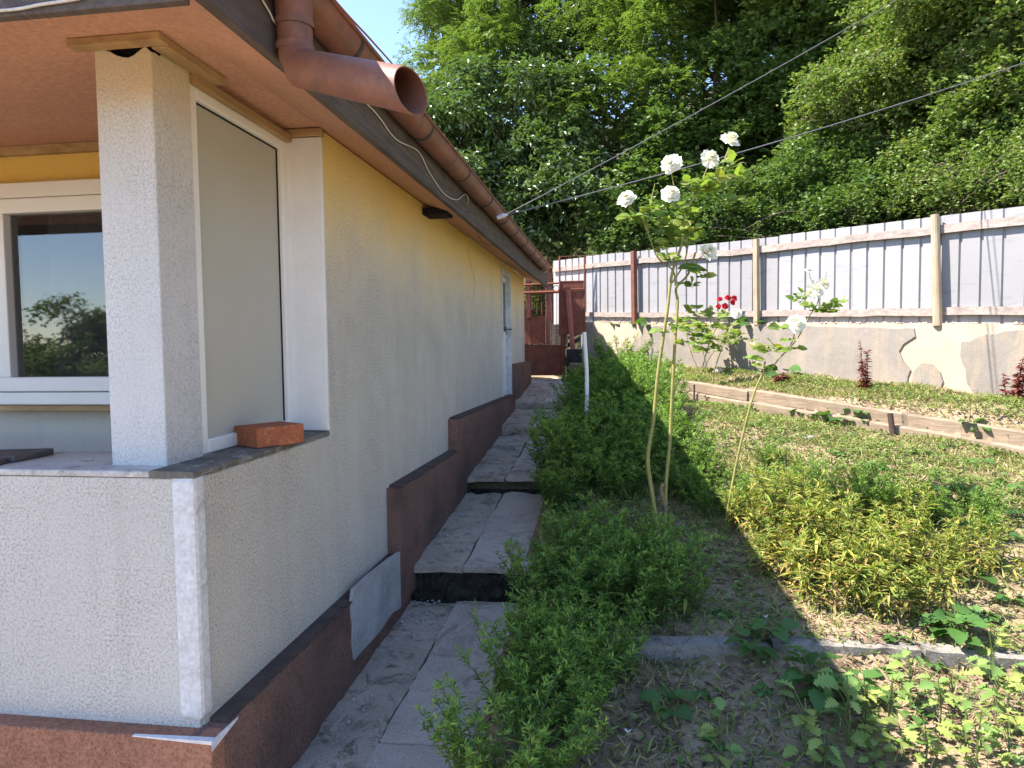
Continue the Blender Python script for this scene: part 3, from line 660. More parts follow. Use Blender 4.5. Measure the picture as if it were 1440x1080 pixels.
# cords
def cable(name, label, pts, r, mat, cat='cable'):
    pts = np.array(pts, float); out = [pts[0]]
    n = len(pts)
    for i in range(n - 1):   # catmull-rom
        p0, p1, p2, p3 = pts[max(i - 1, 0)], pts[i], pts[i + 1], pts[min(i + 2, n - 1)]
        for t in np.linspace(0, 1, 9)[1:]:
            out.append(.5 * ((2 * p1) + (-p0 + p2) * t + (2 * p0 - 5 * p1 + 4 * p2 - p3) * t * t + (-p0 + 3 * p1 - 3 * p2 + p3) * t ** 3))
    m = MB(); m.tube(out, r, 6); return tag(m.build(name, M[mat], None, smooth=True), label, cat)
fx_ = .38
cable('slack_cable', 'white cord sagging along the dark fascia board and down the yellow wall',
      [onX(362, -12, fx_), onX(378, 15, fx_), onX(395, 42, fx_), onX(450, 90, fx_), onX(524, 154, fx_), onX(556, 195, fx_), onX(588, 213, fx_), onX(604, 243, fx_), onX(624, 272, fx_), onX(642, 281, fx_), onX(655, 273, fx_), onX(659, 288, .36),
       onX(660, 330, .012), onX(658, 350, .006), onX(664, 378, .006), onX(668, 400, .006), onX(664, 430, .006), onX(663, 465, .006), onX(661, 495, .006)], .0035, 'cord')
cable('white_cable', 'white cord running along the dark front fascia board', [onY(-150, 20, 1.828), onY(0, 15, 1.828), onY(60, 6, 1.828), onY(115, -3, 1.828), onY(160, -18, 1.828)], .0045, 'cord')
cable('loose_wire', 'thin dark wire loop hanging below the fascia near the insulator', [onX(655, 298, .375), onX(668, 300, .36), onX(672, 330, .30), onX(688, 345, .28), onX(705, 338, .35), onX(712, 325, .375)], .003, 'darkwire')
# insulator and overhead cables to a pole among the trees
ip = onX(704, 303, .535)
IT = thing('insulator', 'small white insulator wired to the gutter edge', 'insulator', ip)
m = MB(); m.tube([ip + (-.03, 0, -.02), ip + (.03, .0, .0)], [.018, .022], 10); m.tube([ip + (.03, 0, 0), ip + (.06, 0, .005)], [.015, .010], 10); m.build('porcelain_body', M['insul'], IT)
m = MB(); m.tube([ip + (-.03, 0, -.02), (GXc + GR, ip[1], GZc - .03)], .004, 6); m.build('tie_wire', M['wire'], IT)
pole_xy = np.array([11.2, 8.2]); pz0 = gz(*pole_xy)
e1 = np.array([11.1, 8.15, 7.05]); e2 = np.array([11.1, 8.15, 8.75])
def sag(a, b_, s, n=24): 
    a = np.array(a, float); b_ = np.array(b_, float); t = np.linspace(0, 1, n)[:, None]; P = a + (b_ - a) * t; P[:, 2] -= (4 * s * t * (1 - t))[:, 0]; return P
def proj(p):
    c = RM.T @ (np.array(p) - CP); return 720 + F * c[0] / c[2], 540 + F * c[1] / c[2]
# overhead lines: ends found on the pole where each sight line passes it
def end_on(px, py, dist): return dep(px, py, dist)
e1 = dep(1700, -8, 7.6); e2 = dep(1700, -268, 7.6); pole_xy = e1[:2] + np.array([.12, .1]); pz0 = gz(*pole_xy)
for nm, lab, a, e, s, r in (('overhead_cable', 'lower thick grey overhead cable rising from the gutter to the trees', ip + (.06, 0, .005), e1, .12, .0055), ('overhead_cable', 'upper thin overhead cable rising steeply from the gutter to the trees', ip + (.06, 0.0, .012), e2, .10, .0042)):
    m = MB(); m.tube(sag(a, e, s), r, 6); tag(m.build(nm, M['wire'], None, smooth=True), lab, 'cable')
PT = thing('utility_pole', 'grey concrete utility pole carrying the overhead cables', 'pole', (*pole_xy, pz0 - .3))
m = MB(); m.bar((*pole_xy, pz0 - .3), (*pole_xy, e2[2] + .4), .24, .24); m.build('shaft', M['kerb'], PT, .02)
for e_ in (e1, e2):
    m = MB(); m.tube([e_, (*pole_xy, e_[2])], .02, 8); m.build('cable_hook', M['iron'], PT)
m = MB(); a0 = onX(478, -8, .45); a1 = dep(562, 102, 2.6)
w1 = onX(562, 103, .525); w0 = onX(468, -3, .55)
cable('red_wire', 'thin reddish wire strung just above the gutter edge against the sky', [(GXc + GR + .004, w1[1] + .25, GZc + .012), w1, (w0 + w1) / 2 + (0, 0, .004), w0, (GXc + GR + .004, 1.66, GZc + .02)], .004, 'red_paint', 'wire')
# ================================================================== retaining wall and fence (fence line coordinates t along, z up, u towards garden)
def fl(t, z, u=0.0): return np.array([F0[0] + FD[0] * t + FN[0] * u, F0[1] + FD[1] * t + FN[1] * u, z])
def onF(x, y, u=0.0):
    r = ray(x, y); k = (np.dot(F0 - CP[:2], FN) + u) / np.dot(r[:2], FN); p = CP + k * r
    return np.dot(p[:2] - F0, FD), p[2]
def wtop(t): return np.interp(t, [-.4, 0, 1.4, 3.6, 5.9, 6.7, 12], [2.30, 2.27, 2.20, 2.12, 2.04, 2.01, 1.85])
TE = 10.5
RW = thing('retaining_wall', 'low concrete retaining wall with flaking grey render under the metal fence', 'wall', fl(5, .9))
m = MB(); n = 60; ts = np.linspace(-.06, TE, n); jz = rng.normal(0, .008, n)
for i in range(n - 1):
    a, c = ts[i], ts[i + 1]
    m.hexa([fl(a, .8, 0), fl(c, .8, 0), fl(c, .8, -.28), fl(a, .8, -.28), fl(a, wtop(a) + jz[i], 0), fl(c, wtop(c) + jz[i + 1], 0), fl(c, wtop(c) + jz[i + 1], -.28), fl(a, wtop(a) + jz[i], -.28)])
m.build('wall_core', M['rw_base'], RW)
def render_piece(px, name='render_patch', u=.016):
    P = [onF(*q, u=u) for q in px]; m = MB(); P = [fl(t, z, u) for t, z in P]
    # roughen the outline
    Q = []
    for i in range(len(P)):
        a, c = P[i], P[(i + 1) % len(P)]; k = max(1, int(np.linalg.norm(c - a) / .07))
        for j in range(k):
            q = a + (c - a) * j / k
            if j: q = q + np.array([FD[0], FD[1], 0]) * rng.normal(0, .010) + np.array([0, 0, rng.normal(0, .008)])
            Q.append(q)
    m.prism(Q, (-FN[0] * .03, -FN[1] * .03, 0)); return m.build(name, M['rw_grey'], RW)
render_piece([(905, 459), (1000, 457), (1100, 458), (1200, 460), (1285, 462), (1287, 473), (1270, 484), (1264, 494), (1270, 508), (1280, 520), (1272, 548), (1222, 552), (1150, 545), (1080, 535), (1000, 530), (940, 522), (895, 512), (878, 500), (890, 482), (903, 470)])
render_piece([(1296, 510), (1310, 512), (1322, 524), (1326, 536), (1320, 552), (1276, 552), (1284, 524)])
render_piece([(1352, 481), (1375, 474), (1400, 470), (1440, 464), (1560, 466), (1700, 470), (1760, 480), (1760, 585), (1560, 572), (1440, 560), (1372, 556), (1360, 540), (1358, 520), (1350, 500)])
m = MB(); m.prism([fl(-.065, .8, .018), fl(.02, .8, .018), fl(.42, 1.7, .018), fl(.30, 2.24, .018), fl(-.065, 2.27, .018)], (-FN[0] * .03, -FN[1] * .03, 0)); m.build('render_patch', M['rw_grey'], RW)
# rubble and earth lip along the wall top
m = MB()
for i in range(420):
    t = rng.uniform(.1, TE); r = rng.uniform(.008, .026); c = fl(t, wtop(t) + .006, rng.uniform(-.10, .0))
    V = c + np.array([(1, 0, 0), (-1, 0, 0), (0, 1, 0), (0, -1, 0), (0, 0, .7), (0, 0, -.7)]) * r * rng.uniform(.5, 1.3, (6, 3))
    m.add(V, [(0, 2, 4), (2, 1, 4), (1, 3, 4), (3, 0, 4), (2, 0, 5), (1, 2, 5), (3, 1, 5), (0, 3, 5)])
tag(m.build('loose_rubble', M['rw_base'], RW), kind='stuff')

FE = thing('metal_fence', 'pale grey ribbed sheet metal fence on wooden rails above the retaining wall', 'fence', fl(5, 2.0))
def ftop(t): return np.interp(t, [-1.2, -.4, 1.28, 3.59, 5.82, 6.63, 12], [3.44, 3.41, 3.335, 3.225, 3.15, 3.12, 2.97])
UF = -.10
pitch = .196; t = -1.0; k = 0
while t < TE:
    # one sheet = five ribs
    m = MB(); prof = []
    for j in range(5):
        a = t + j * pitch
        prof += [(a, .0), (a + pitch - .034, .0), (a + pitch - .026, -.020), (a + pitch - .008, -.020)]
    prof.append((t + 5 * pitch, .0)); lift = rng.normal(0, .006); du = .004 * (k % 2)
    n = len(prof); V = []
    for tt, du_ in prof: V.append(fl(tt, wtop(tt) - .05, UF + du_ + du))
    for tt, du_ in prof: V.append(fl(tt, ftop(tt) + lift, UF + du_ + du + rng.normal(0, .0015)))
    m.add(V, [(i, i + 1, n + i + 1, n + i) for i in range(n - 1)])
    o = m.build('metal_sheet', M['sheet'], FE); s_ = o.modifiers.new('thickness', 'SOLIDIFY'); s_.thickness = .0015; s_.offset = -1
    t += 5 * pitch; k += 1
def rail(t0, t1, zf, hgt, u=UF + .030):
    m = MB(); n = 12; ts = np.linspace(t0, t1, n); w = [rng.normal(0, .004) for _ in ts]
    for i in range(n - 1):
        a, c = ts[i], ts[i + 1]; za, zc = zf(a) + w[i], zf(c) + w[i + 1]
        m.hexa([fl(a, za, u + .022), fl(c, zc, u + .022), fl(c, zc, u - .022), fl(a, za, u - .022), fl(a, za + hgt, u + .022), fl(c, zc + hgt, u + .022), fl(c, zc + hgt, u - .022), fl(a, za + hgt, u - .022)])
    return m.build('rail', M['rail'], FE)
trl = lambda t: float(ftop(t)) - .215 + .006 * t; brl = lambda t: float(wtop(t)) + .085
rail(-.95, 1.25, trl, .075); rail(1.26, 3.57, trl, .08); rail(3.58, 5.83, trl, .085); rail(5.84, TE - .1, trl, .085)
rail(-.2, 1.25, brl, .075); rail(1.26, 3.57, brl, .075); rail(3.58, 5.83, brl, .08); rail(5.84, TE - .1, brl, .08)
def fpost(t, z0, z1, r, mat, lean=0, sq=False):
    m = MB(); a = fl(t, z0, UF + .052 + r); c = fl(t + lean, z1, UF + .052 + r)
    if sq: m.bar(a, c, r * 2, r * 2, (FN[0], FN[1], 0))
    else: m.tube([a, (a + c) / 2, c], [r * 1.05, r, r * .95], 14)
    return m.build('post', mat, FE)
fpost(1.30, 2.18, 3.33, .036, M['post_red'], -.02, True); fpost(3.62, 2.10, 3.205, .030, M['post'], -.02, True); fpost(5.88, 2.02, 3.16, .043, M['post'], -.05); fpost(8.3, 1.92, 3.05, .043, M['post'], .02)

# ================================================================== gates at the end of the path
GY0 = 12.25
def yb(m, x0, y0, x1, y1, Y, d=.03, mi=0):      # box from a pixel rectangle on the plane Y
    a = onY(x0, y0, Y); c = onY(x1, y1, Y); m.box((a[0], Y - d / 2, a[2]), (c[0], Y + d / 2, c[2]), mi)
def yl(m, pts, Y, r, n=6): m.tube([onY(x, y, Y) for x, y in pts], r, n)
G1 = thing('garden_gate', 'rusty iron garden gate with solid lower panel at the end of the path', 'gate', (.25, GY0, 1.25))
m = MB(); yb(m, 735, 487.5, 789, 526, GY0, .012); m.build('lower_panel', M['rust'], G1)
m = MB(); yl(m, [(789.5, 528), (789.5, 402), (787, 398), (735, 401)], GY0, .016, 8); yl(m, [(735, 528), (735, 400)], GY0, .016, 8); yl(m, [(735, 485.5), (790, 486.5)], GY0, .017, 8); yl(m, [(735, 412), (790, 410)], GY0, .026, 8); yl(m, [(735, 527), (790, 527)], GY0, .014); m.build('gate_frame', M['rust'], G1)
for x in (741, 748, 755, 762, 769, 776, 783):
    m = MB(); yl(m, [(x, 412), (x, 486)], GY0, .0055, 5); m.build('bar', M['rust'], G1)
for x in (742, 752, 762, 772, 782):
    m = MB(); c = onY(x, 405.5, GY0); th = np.linspace(0, 2 * math.pi, 13); m.tube([c + np.array((.048 * math.cos(a), 0, .048 * math.sin(a))) for a in th], .006, 5, False); m.build('ring', M['rust'], G1)
GP = thing('gate_post', 'dark rusty steel post the garden gate hangs on', 'post', onY(794, 528, 12.18) - (0, 0, .1))
m = MB(); yl(m, [(793, 540), (792, 404)], 12.18, .034, 10); m.build('shaft', M['rust'], GP)
m = MB(); yl(m, [(792.6, 470), (786, 471)], 12.18, .010, 8); m.build('hinge', M['iron'], GP)
G2 = thing('gate_leaf', 'second rusty gate leaf with plain sheet panel and open top frame beside the fence', 'gate', onY(804, 476, 12.12))
m = MB(); yb(m, 788, 396, 821, 470, 12.12, .012); m.build('sheet_panel', M['rust'], G2)
m = MB(); yl(m, [(787, 470), (787, 361), (822, 359.5), (822, 470)], 12.12, .017, 8); yl(m, [(787, 396), (822, 395)], 12.12, .012); yl(m, [(788, 407), (821, 406)], 12.10, .010); m.build('leaf_frame', M['rust'], G2)
for x in (796, 805, 814):
    m = MB(); yl(m, [(x, 361), (x, 396)], 12.12, .005, 5); m.build('bar', M['rust'], G2)
LP = thing('leaning_pole', 'red painted steel tube leaning against the rusty gate leaf', 'pole', onY(806, 482, 11.98))
m = MB(); yl(m, [(798.5, 405), (806, 498)], 12.02, .042, 12); m.build('tube', M['red_paint'], LP)
m = MB(); c = onY(798.5, 405, 12.02); m.tube([c + (0, 0, -.02), c + (0, 0, .012)], .047, 12); m.build('collar', M['rust'], LP)
BB = thing('gate_footing', 'brown stained concrete block at the foot of the gate post', 'block', onY(806, 530, 12.0))
m = MB(); yb(m, 797, 491, 818, 536, 12.0, .3); m.build('block_body', M['riser'], BB, .01)
# far gate across the lane
YF = 15.2
G3 = thing('far_gate', 'far rusty lane gate with red posts and lattice top seen through the garden gate', 'gate', onY(757, 486, YF))
m = MB(); yb(m, 728, 445, 773, 483, YF, .02); m.build('lower_panel', M['rust'], G3)
for x0, x1, y0, y1 in ((739, 747, 372, 447), (769.5, 777.5, 353, 486)):
    m = MB(); yb(m, x0, y0, x1, y1, YF - .04, .12); m.build('red_post', M['red_paint'], G3, .006)
m = MB(); yb(m, 728, 354, 770, 357.5, YF, .05); yb(m, 728, 371, 770, 373, YF, .03); m.build('lintel', M['red_paint'], G3)
m = MB()
for i in range(7):
    yl(m, [(730 + i * 6, 357), (736 + i * 6, 371)], YF, .006, 5); yl(m, [(736 + i * 6, 357), (730 + i * 6, 371)], YF + .012, .006, 5)
m.build('lattice', M['rust'], G3)
for x in (750, 755, 760, 765):
    m = MB(); yl(m, [(x, 373), (x, 446)], YF, .006, 5); m.build('bar', M['rust'], G3)
m = MB(); yl(m, [(728, 437), (770, 437)], YF, .012, 6); m.build('middle_rail', M['rust'], G3)
CC = thing('gate_pier', 'pale rendered pier below the red post of the far gate', 'pier', onY(781, 488, YF - .25))
m = MB(); yb(m, 774, 454, 789, 492, YF - .25, .22); m.build('pier_body', M['rw_base'], CC, .01)
# chain link by the pier
CL = thing('chain_link_panel', 'rusty chain link mesh panel stretched between the pier and the gate post', 'mesh fence', onY(780, 486, 13.2))
m = MB()
for i in range(14):
    yl(m, [(774 + i * 1.3 - 6, 400), (774 + i * 1.3 + 6, 486)], 13.2, .0025, 4); yl(m, [(774 + i * 1.3 + 6, 400), (774 + i * 1.3 - 6, 486)], 13.21, .0025, 4)
m.build('mesh_wires', M['iron'], CL)
m = MB(); yl(m, [(768, 400), (798, 400)], 13.2, .010); yl(m, [(768, 486), (798, 486)], 13.2, .010); yl(m, [(768, 400), (768, 490)], 13.2, .012); yl(m, [(798, 400), (798, 490)], 13.2, .012); m.build('mesh_frame', M['iron'], CL)

# ================================================================== garden edging
def wob_beam(name, label, p, q, w, h, mat, cat='timber', roll=0):
    p = np.array(p, float); q = np.array(q, float); m = MB(); n = 14; d = _n(q - p); s = _n(np.cross((0, 0, 1.), d)); uu = np.cross(d, s)
    V = []; 
    for i in range(n):
        c = p + (q - p) * i / (n - 1) + s * rng.normal(0, .004) + uu * rng.normal(0, .004)
        ww, hh = w * rng.uniform(.93, 1.05), h * rng.uniform(.93, 1.05)
        for sx, sy in ((-1, -1), (1, -1), (1, .75), (.75, 1), (-.75, 1), (-1, .75)): V.append(c + s * sx * ww / 2 + uu * sy * hh / 2)
    Fs = []
    for i in range(n - 1):
        for k in range(6): Fs.append((i * 6 + k, i * 6 + (k + 1) % 6, (i + 1) * 6 + (k + 1) % 6, (i + 1) * 6 + k))
    Fs.append((5, 4, 3, 2, 1, 0)); Fs.append(tuple((n - 1) * 6 + k for k in range(6)))
    m.add(V, Fs); return tag(m.build(name, mat, None), label, cat)
def bp(t, u, dz): 
    p = fl(t, 0, u); return np.array([p[0], p[1], (1.44 - .078 * t) + dz])
wob_beam('edging_timber', 'long upper edging timber with a cracked end by the red rose', bp(.9, .93, .16), bp(4.28, .93, .15), .10, .12, M['beam'])
wob_beam('edging_timber', 'lower edging timber under the cracked one by the red rose', bp(1.5, .97, .05), bp(4.40, .98, .04), .10, .10, M['beam'])
wob_beam('edging_timber', 'upper edging timber running to the rusty pipe stake', bp(4.22, .90, .165), bp(9.4, .92, .16), .11, .125, M['beam'])
wob_beam('edging_timber', 'lower edging timber under the one by the rusty pipe stake', bp(4.42, .99, .05), bp(9.4, .99, .05), .10, .11, M['beam'])
def stake(name, label, x, y, zt, h, r, cat='stake', lean=(0, 0)):
    b0 = np.array([x, y, gz(x, y) - .05]); m = MB(); t_ = np.array([x + lean[0], y + lean[1], zt])
    m.tube([b0, t_], r, 12, False); m.tube([t_ + (0, 0, -.002), t_ + (0, 0, .0)], [r, r * .7], 12, False); m.tube([t_, t_ + (0, 0, -.06)], [r * .7, r * .7], 12, False)
    return tag(m.build(name, M['iron'], None), label, cat)
q = bp(6.05, 1.08, 0); stake('pipe_stake', 'thick rusty pipe stake holding the edging timbers', q[0], q[1], 1.19, .2, .026, lean=(-.03, .02))
q = bp(3.55, 1.06, 0); stake('thin_stake', 'thin iron peg against the cracked edging timber', q[0], q[1], 1.36, .2, .012)
q = bp(2.45, 1.06, 0); stake('thin_stake', 'thin iron peg near the white rose bush beside the timber', q[0], q[1], 1.42, .2, .012, lean=(.02, 0))
# concrete kerb pieces
xs = [1.45, 2.25, 2.95, 3.55, 4.3, 5.1]
for i in range(len(xs) - 1):
    a, c = xs[i] + .012, xs[i + 1] - .012; y0 = 3.53 + rng.normal(0, .012); rz = rng.normal(0, .012)
    za, zb_ = gz(a, 3.6) + .018, gz(c, 3.6) + .014 + rng.normal(0, .006)
    m = MB(); n = 10
    for k in range(n - 1):
        x0_, x1_ = a + (c - a) * k / (n - 1), a + (c - a) * (k + 1) / (n - 1); z0, z1 = za + (zb_ - za) * k / (n - 1), za + (zb_ - za) * (k + 1) / (n - 1)
        j = .004 * math.sin(k * 1.9 + i); j1 = .004 * math.sin((k + 1) * 1.9 + i); z0 += .003 * math.sin(k * 2.7 + i); z1 += .003 * math.sin((k + 1) * 2.7 + i)
        m.hexa([(x0_, y0 + j, z0 - .22), (x1_, y0 + j1, z1 - .22), (x1_, y0 + .11, z1 - .22), (x0_, y0 + .11, z0 - .22), (x0_, y0 + j, z0), (x1_, y0 + j1, z1), (x1_, y0 + .10, z1 + .004), (x0_, y0 + .10, z0 + .004)])
    tag(m.build('kerb_stone', M['kerb'], None), 'concrete kerb piece sunk in the soil across the garden bed', 'kerb', 'kerb pieces across the garden bed')
# log lying in the grass, short board, stones
def lie(px, py, off=0.0):      # point on the ground under a pixel
    p = CP.copy(); r = ray(px, py); s = 2.0
    while s < 25 and (CP + r * s)[2] > gz(*(CP + r * s)[:2]) + off: s += .02
    return CP + r * s
a, c = lie(893, 578), lie(968, 586)
wob_beam('log', 'grey weathered log end lying in the grass beside the shaded border', a + (0, 0, .05), c + (0, 0, .05), .11, .10, M['log'], 'log')
# white pipe standing in the border
PV = thing('white_pipe', 'bent white plastic pipe standing upright in the shaded border', 'pipe', (1.17, 7.3, gz(1.17, 7.3)))
m = MB(); pts = [np.array((1.17, 7.3, gz(1.17, 7.3) - .1)), onY(824, 592, 7.3), onY(825.5, 560, 7.3), onY(825, 520, 7.3), onY(823, 490, 7.3), onY(821.5, 467, 7.3)]
m.tube(pts, .021, 12, False); m.build('tube_wall', M['pvc'], PV, smooth=True)
m = MB(); m.tube([pts[-1] + (0, 0, -.03), pts[-1] + (0, 0, -.028)], .019, 12); m.build('bore', M['black'], PV)
def pebble(name, label, c, r, mat, cat, group=None):
    m = MB(); nU, nV = 10, 6; V = []; ph = rng.uniform(0, 6, 6)
    for j in range(nV + 1):
        for i in range(nU):
            th = math.pi * j / nV; a = 2 * math.pi * i / nU; k = 1 + .18 * math.sin(2 * a + ph[0]) + .14 * math.sin(3 * th + ph[1] + a)
            V.append(np.array(c) + np.array([math.sin(th) * math.cos(a) * r[0], math.sin(th) * math.sin(a) * r[1], math.cos(th) * r[2]]) * k)
    m.add(V, [(j * nU + i, j * nU + (i + 1) % nU, (j + 1) * nU + (i + 1) % nU, (j + 1) * nU + i) for j in range(nV) for i in range(nU)])
    return tag(m.build(name, mat, None, smooth=True), label, cat, group)
q = lie(858, 975); pebble('stone', 'rounded grey stone beside the aster clump in the shaded soil', q + (0, 0, .01), (.035, .03, .03), M['stone'], 'stone')
q = lie(1138, 617); pebble('stone', 'pale flat stone in the sunlit grass', q + (0, 0, .005), (.08, .05, .025), M['stone'], 'stone')
q = lie(1010, 525); pebble('stone', 'whitish stone by the foot of the red rose bush', q + (0, 0, .02), (.09, .07, .05), M['rw_base'], 'stone')
# ================================================================== plant machinery (numpy batches)
def nrm(v): return v / (np.linalg.norm(v, axis=-1, keepdims=True) + 1e-9)
def leaf4(P, D, N, L, Wd, fold=.12, curl=0.0):
    """pointed folded leaves: base, two mid edge points, tip"""
    n = len(P); L = np.broadcast_to(L, (n,))[:, None]; Wd = np.broadcast_to(Wd, (n,))[:, None]
    D = nrm(D); S = nrm(np.cross(D, N)); U = np.cross(S, D)
    V = np.stack([P, P + D * L * .45 + S * Wd * .5 + U * Wd * fold, P + D * L - U * L * curl, P + D * L * .45 - S * Wd * .5 + U * Wd * fold], 1)
    k = np.arange(n)[:, None] * 4
    return V.reshape(-1, 3), np.concatenate([k + np.array([[0, 1, 2]]), k + np.array([[0, 2, 3]])])
def leaf6(P, D, N, L, Wd, fold=.15, curl=.15, b=.28, c=.68, wc=.8):
    n = len(P); L = np.broadcast_to(L, (n,))[:, None]; Wd = np.broadcast_to(Wd, (n,))[:, None]
    D = nrm(D); S = nrm(np.cross(D, N)); U = np.cross(S, D)
    mid = P + D * L * .5 
    V = np.stack([P, P + D * L * b + S * Wd * .5 + U * Wd * fold, P + D * L * c + S * Wd * .5 * wc + U * (Wd * fold - L * curl * .4), P + D * L - U * L * curl,
                  P + D * L * c - S * Wd * .5 * wc + U * (Wd * fold - L * curl * .4), P + D * L * b - S * Wd * .5 + U * Wd * fold, mid - U * L * curl * .15], 1)
    k = np.arange(n)[:, None] * 7
    return V.reshape(-1, 3), np.concatenate([k + np.array([[0, 1, 6]]), k + np.array([[1, 2, 6]]), k + np.array([[2, 3, 6]]), k + np.array([[3, 4, 6]]), k + np.array([[4, 5, 6]]), k + np.array([[5, 0, 6]])])
def stem3(m, pts, r0, r1, mi=0):
    """batch of 3-sided stems; pts (n,k,3)"""
    n, k, _ = pts.shape; th = np.arange(3) * 2 * math.pi / 3
    ring = np.stack([np.cos(th), np.sin(th), 0 * th], -1)
    rr = np.linspace(r0, r1, k)[None, :, None, None]
    V = pts[:, :, None, :] + ring[None, None] * rr
    base = (np.arange(n)[:, None] * k * 3)
    Fs = []
    for i in range(k - 1):
        for j in range(3):
            Fs.append(base + np.array([[i * 3 + j, i * 3 + (j + 1) % 3, (i + 1) * 3 + (j + 1) % 3, (i + 1) * 3 + j]]))
    m.add(V.reshape(-1, 3), np.concatenate(Fs), mi)
def rdir(n, zlo=-1, zhi=1):
    a = rng.uniform(0, 2 * math.pi, n); z = rng.uniform(zlo, zhi, n); s = np.sqrt(1 - z * z); return np.stack([s * np.cos(a), s * np.sin(a), z], -1)
UPV = np.array([0, 0, 1.0])

# ------------------------------------------------------------------ aster clumps (variants at the origin, then copied)
def aster_variant(kind, R=.26, nst=46, hgt=.46):
    """kind 'green' dense with pale star tips; 'yellow' taller, yellowing long leaves below"""
    e = bpy.data.objects.new('aster_clump', None); COL.objects.link(e)
    a = rng.uniform(0, 2 * math.pi, nst); rad = R * .75 * np.sqrt(rng.uniform(0, 1, nst))
    base = np.stack([rad * np.cos(a), rad * np.sin(a), np.full(nst, -.03)], -1)
    h = hgt * rng.uniform(.55, 1.12, nst) * (1 - .25 * (rad / R) ** 2)
    lean = nrm(np.stack([np.cos(a), np.sin(a), 0 * a], -1)) * (rad / R)[:, None] * .45 + rng.normal(0, .17, (nst, 3)) * [1, 1, 0]
    ks = np.linspace(0, 1, 6)
    pts = base[:, None] + UPV * (h[:, None] * ks)[..., None] + lean[:, None] * (h[:, None] * ks ** 1.6)[..., None]
    m = MB(); stem3(m, pts, .0035, .0015); m.build('stems', M['aster_stem'], e)
    def at(s, f): # position on stem s at fraction f
        x = f * 5; i = np.minimum(x.astype(int), 4); fr = (x - i)[:, None]; return pts[s, i] * (1 - fr) + pts[s, i + 1] * fr
    ml = MB(); nl = 46 if kind == 'green' else 34
    s = np.repeat(np.arange(nst), nl); f = np.clip(rng.beta(1.7, 1.0, len(s)), .12, 1.0)
    P = at(s, f); d = rdir(len(s), -.35, .55); d[:, 2] += .25 if kind == 'green' else -.05
    L = (rng.uniform(.034, .066, len(s)) * (1.25 - .55 * f)) * (1.0 if kind == 'green' else 1.7)
    V, Fc = leaf4(P, d, UPV + rng.normal(0, .3, (len(s), 3)), L, L * (.24 if kind == 'green' else .17), .12, .12)
    hi = (np.tile(f, 2) + rng.normal(0, .12, 2 * len(f))) > .80 if kind == 'yellow' else np.zeros(len(Fc), bool)
    n0 = ml.n; ml.add(V, Fc[~hi], 0)
    if hi.any(): ml.Fc.append(Fc[hi] + n0); ml.M.append(np.full(int(hi.sum()), 1))
    # side branchlets with star tips
    nb = 7 if kind == 'green' else 4; s = np.repeat(np.arange(nst), nb); f = rng.uniform(.62, 1.0, len(s)); P0 = at(s, f)
    bd = nrm(rdir(len(s), .1, .8) + [0, 0, .4]); bl = rng.uniform(.03, .085, len(s)) * (h[s] / .46); T = P0 + bd * bl[:, None]
    stem3(ml, np.stack([P0, T], 1), .0012, .0008, 0)
    nl2 = 8; ss = np.repeat(np.arange(len(T)), nl2)
    along = rng.uniform(.3, 1.0, len(ss))[:, None]; Pb = P0[ss] * (1 - along) + T[ss] * along
    d = nrm(rdir(len(ss), -.1, .9) + bd[ss] * .5); L = rng.uniform(.018, .038, len(ss)) * (1.0 if kind == 'green' else 1.2)
    V, Fc = leaf4(Pb, d, UPV + rng.normal(0, .4, (len(ss), 3)), L, L * .26, .1, .1)
    ml.add(V, Fc, 1)
    if kind == 'green':  # a few long low leaves
        n = 60; ss = rng.integers(0, nst, n); P = at(ss, rng.uniform(.2, .6, n)); d = nrm(rdir(n, -.4, .3) + lean[ss]); L = rng.uniform(.06, .13, n)
        V, Fc = leaf6(P, d, UPV + rng.normal(0, .2, (n, 3)), L, L * .16, .15, .35); ml.add(V, Fc, 2)
        ml.build('leaves', [M['aster'], M['aster_tip'], M['aster_old']], e)
    elif kind == 'yellow':
        n = 110; ss = rng.integers(0, nst, n); P = at(ss, rng.uniform(.15, .75, n)); d = nrm(rdir(n, -.5, .2) + lean[ss] * .5); L = rng.uniform(.07, .13, n)
        V, Fc = leaf6(P, d, UPV + rng.normal(0, .25, (n, 3)), L, L * .14, .15, .4); ml.add(V, Fc, 0)
        ml.build('leaves', [M['aster_yel'], M['aster_tip_yel']], e)
    # dry brown lower leaves
    md = MB(); n = 90 if kind == 'green' else 240; ss = rng.integers(0, nst, n); P = at(ss, rng.uniform(.03, .45, n)); d = rdir(n, -.9, -.1); L = rng.uniform(.03, .06, n)
    V, Fc = leaf4(P, d, rdir(n), L, L * .25, .2, .2); md.add(V, Fc); md.build('dry_leaves', M['litter'], e)
    return e
AG = [aster_variant('green', .28, 38, .48) for _ in range(4)]
AY = [aster_variant('yellow', .29, 21, .50) for _ in range(4)]
used = set()
def put(var, loc, rz, sc, label, cat, group):
    if id(var) not in used:
        used.add(id(var)); o = var; o.location = tuple(loc); o.rotation_euler = (0, 0, rz); o.scale = (sc, sc, sc)
    else: o = copy_tree(var, loc, rz, sc)
    tag(o, label, cat, group); return o
def clumps(lst, variants, label, group, jit=.04):
    for (x, y, s) in lst:
        x += rng.normal(0, jit); y += rng.normal(0, jit)
        put(variants[rng.integers(len(variants))], (x, y, gz(x, y) - .01), rng.uniform(0, 6.28), s, label, 'plant', group)
clumps([(1.15, 2.40, .85), (1.22, 2.74, .88), (1.13, 3.02, .82), (1.36, 3.02, .85), (1.18, 3.34, .85), (1.40, 3.32, .8)], AG,
       'bushy green aster clump spilling over the path below the kerb line', 'asters in front of the kerb')
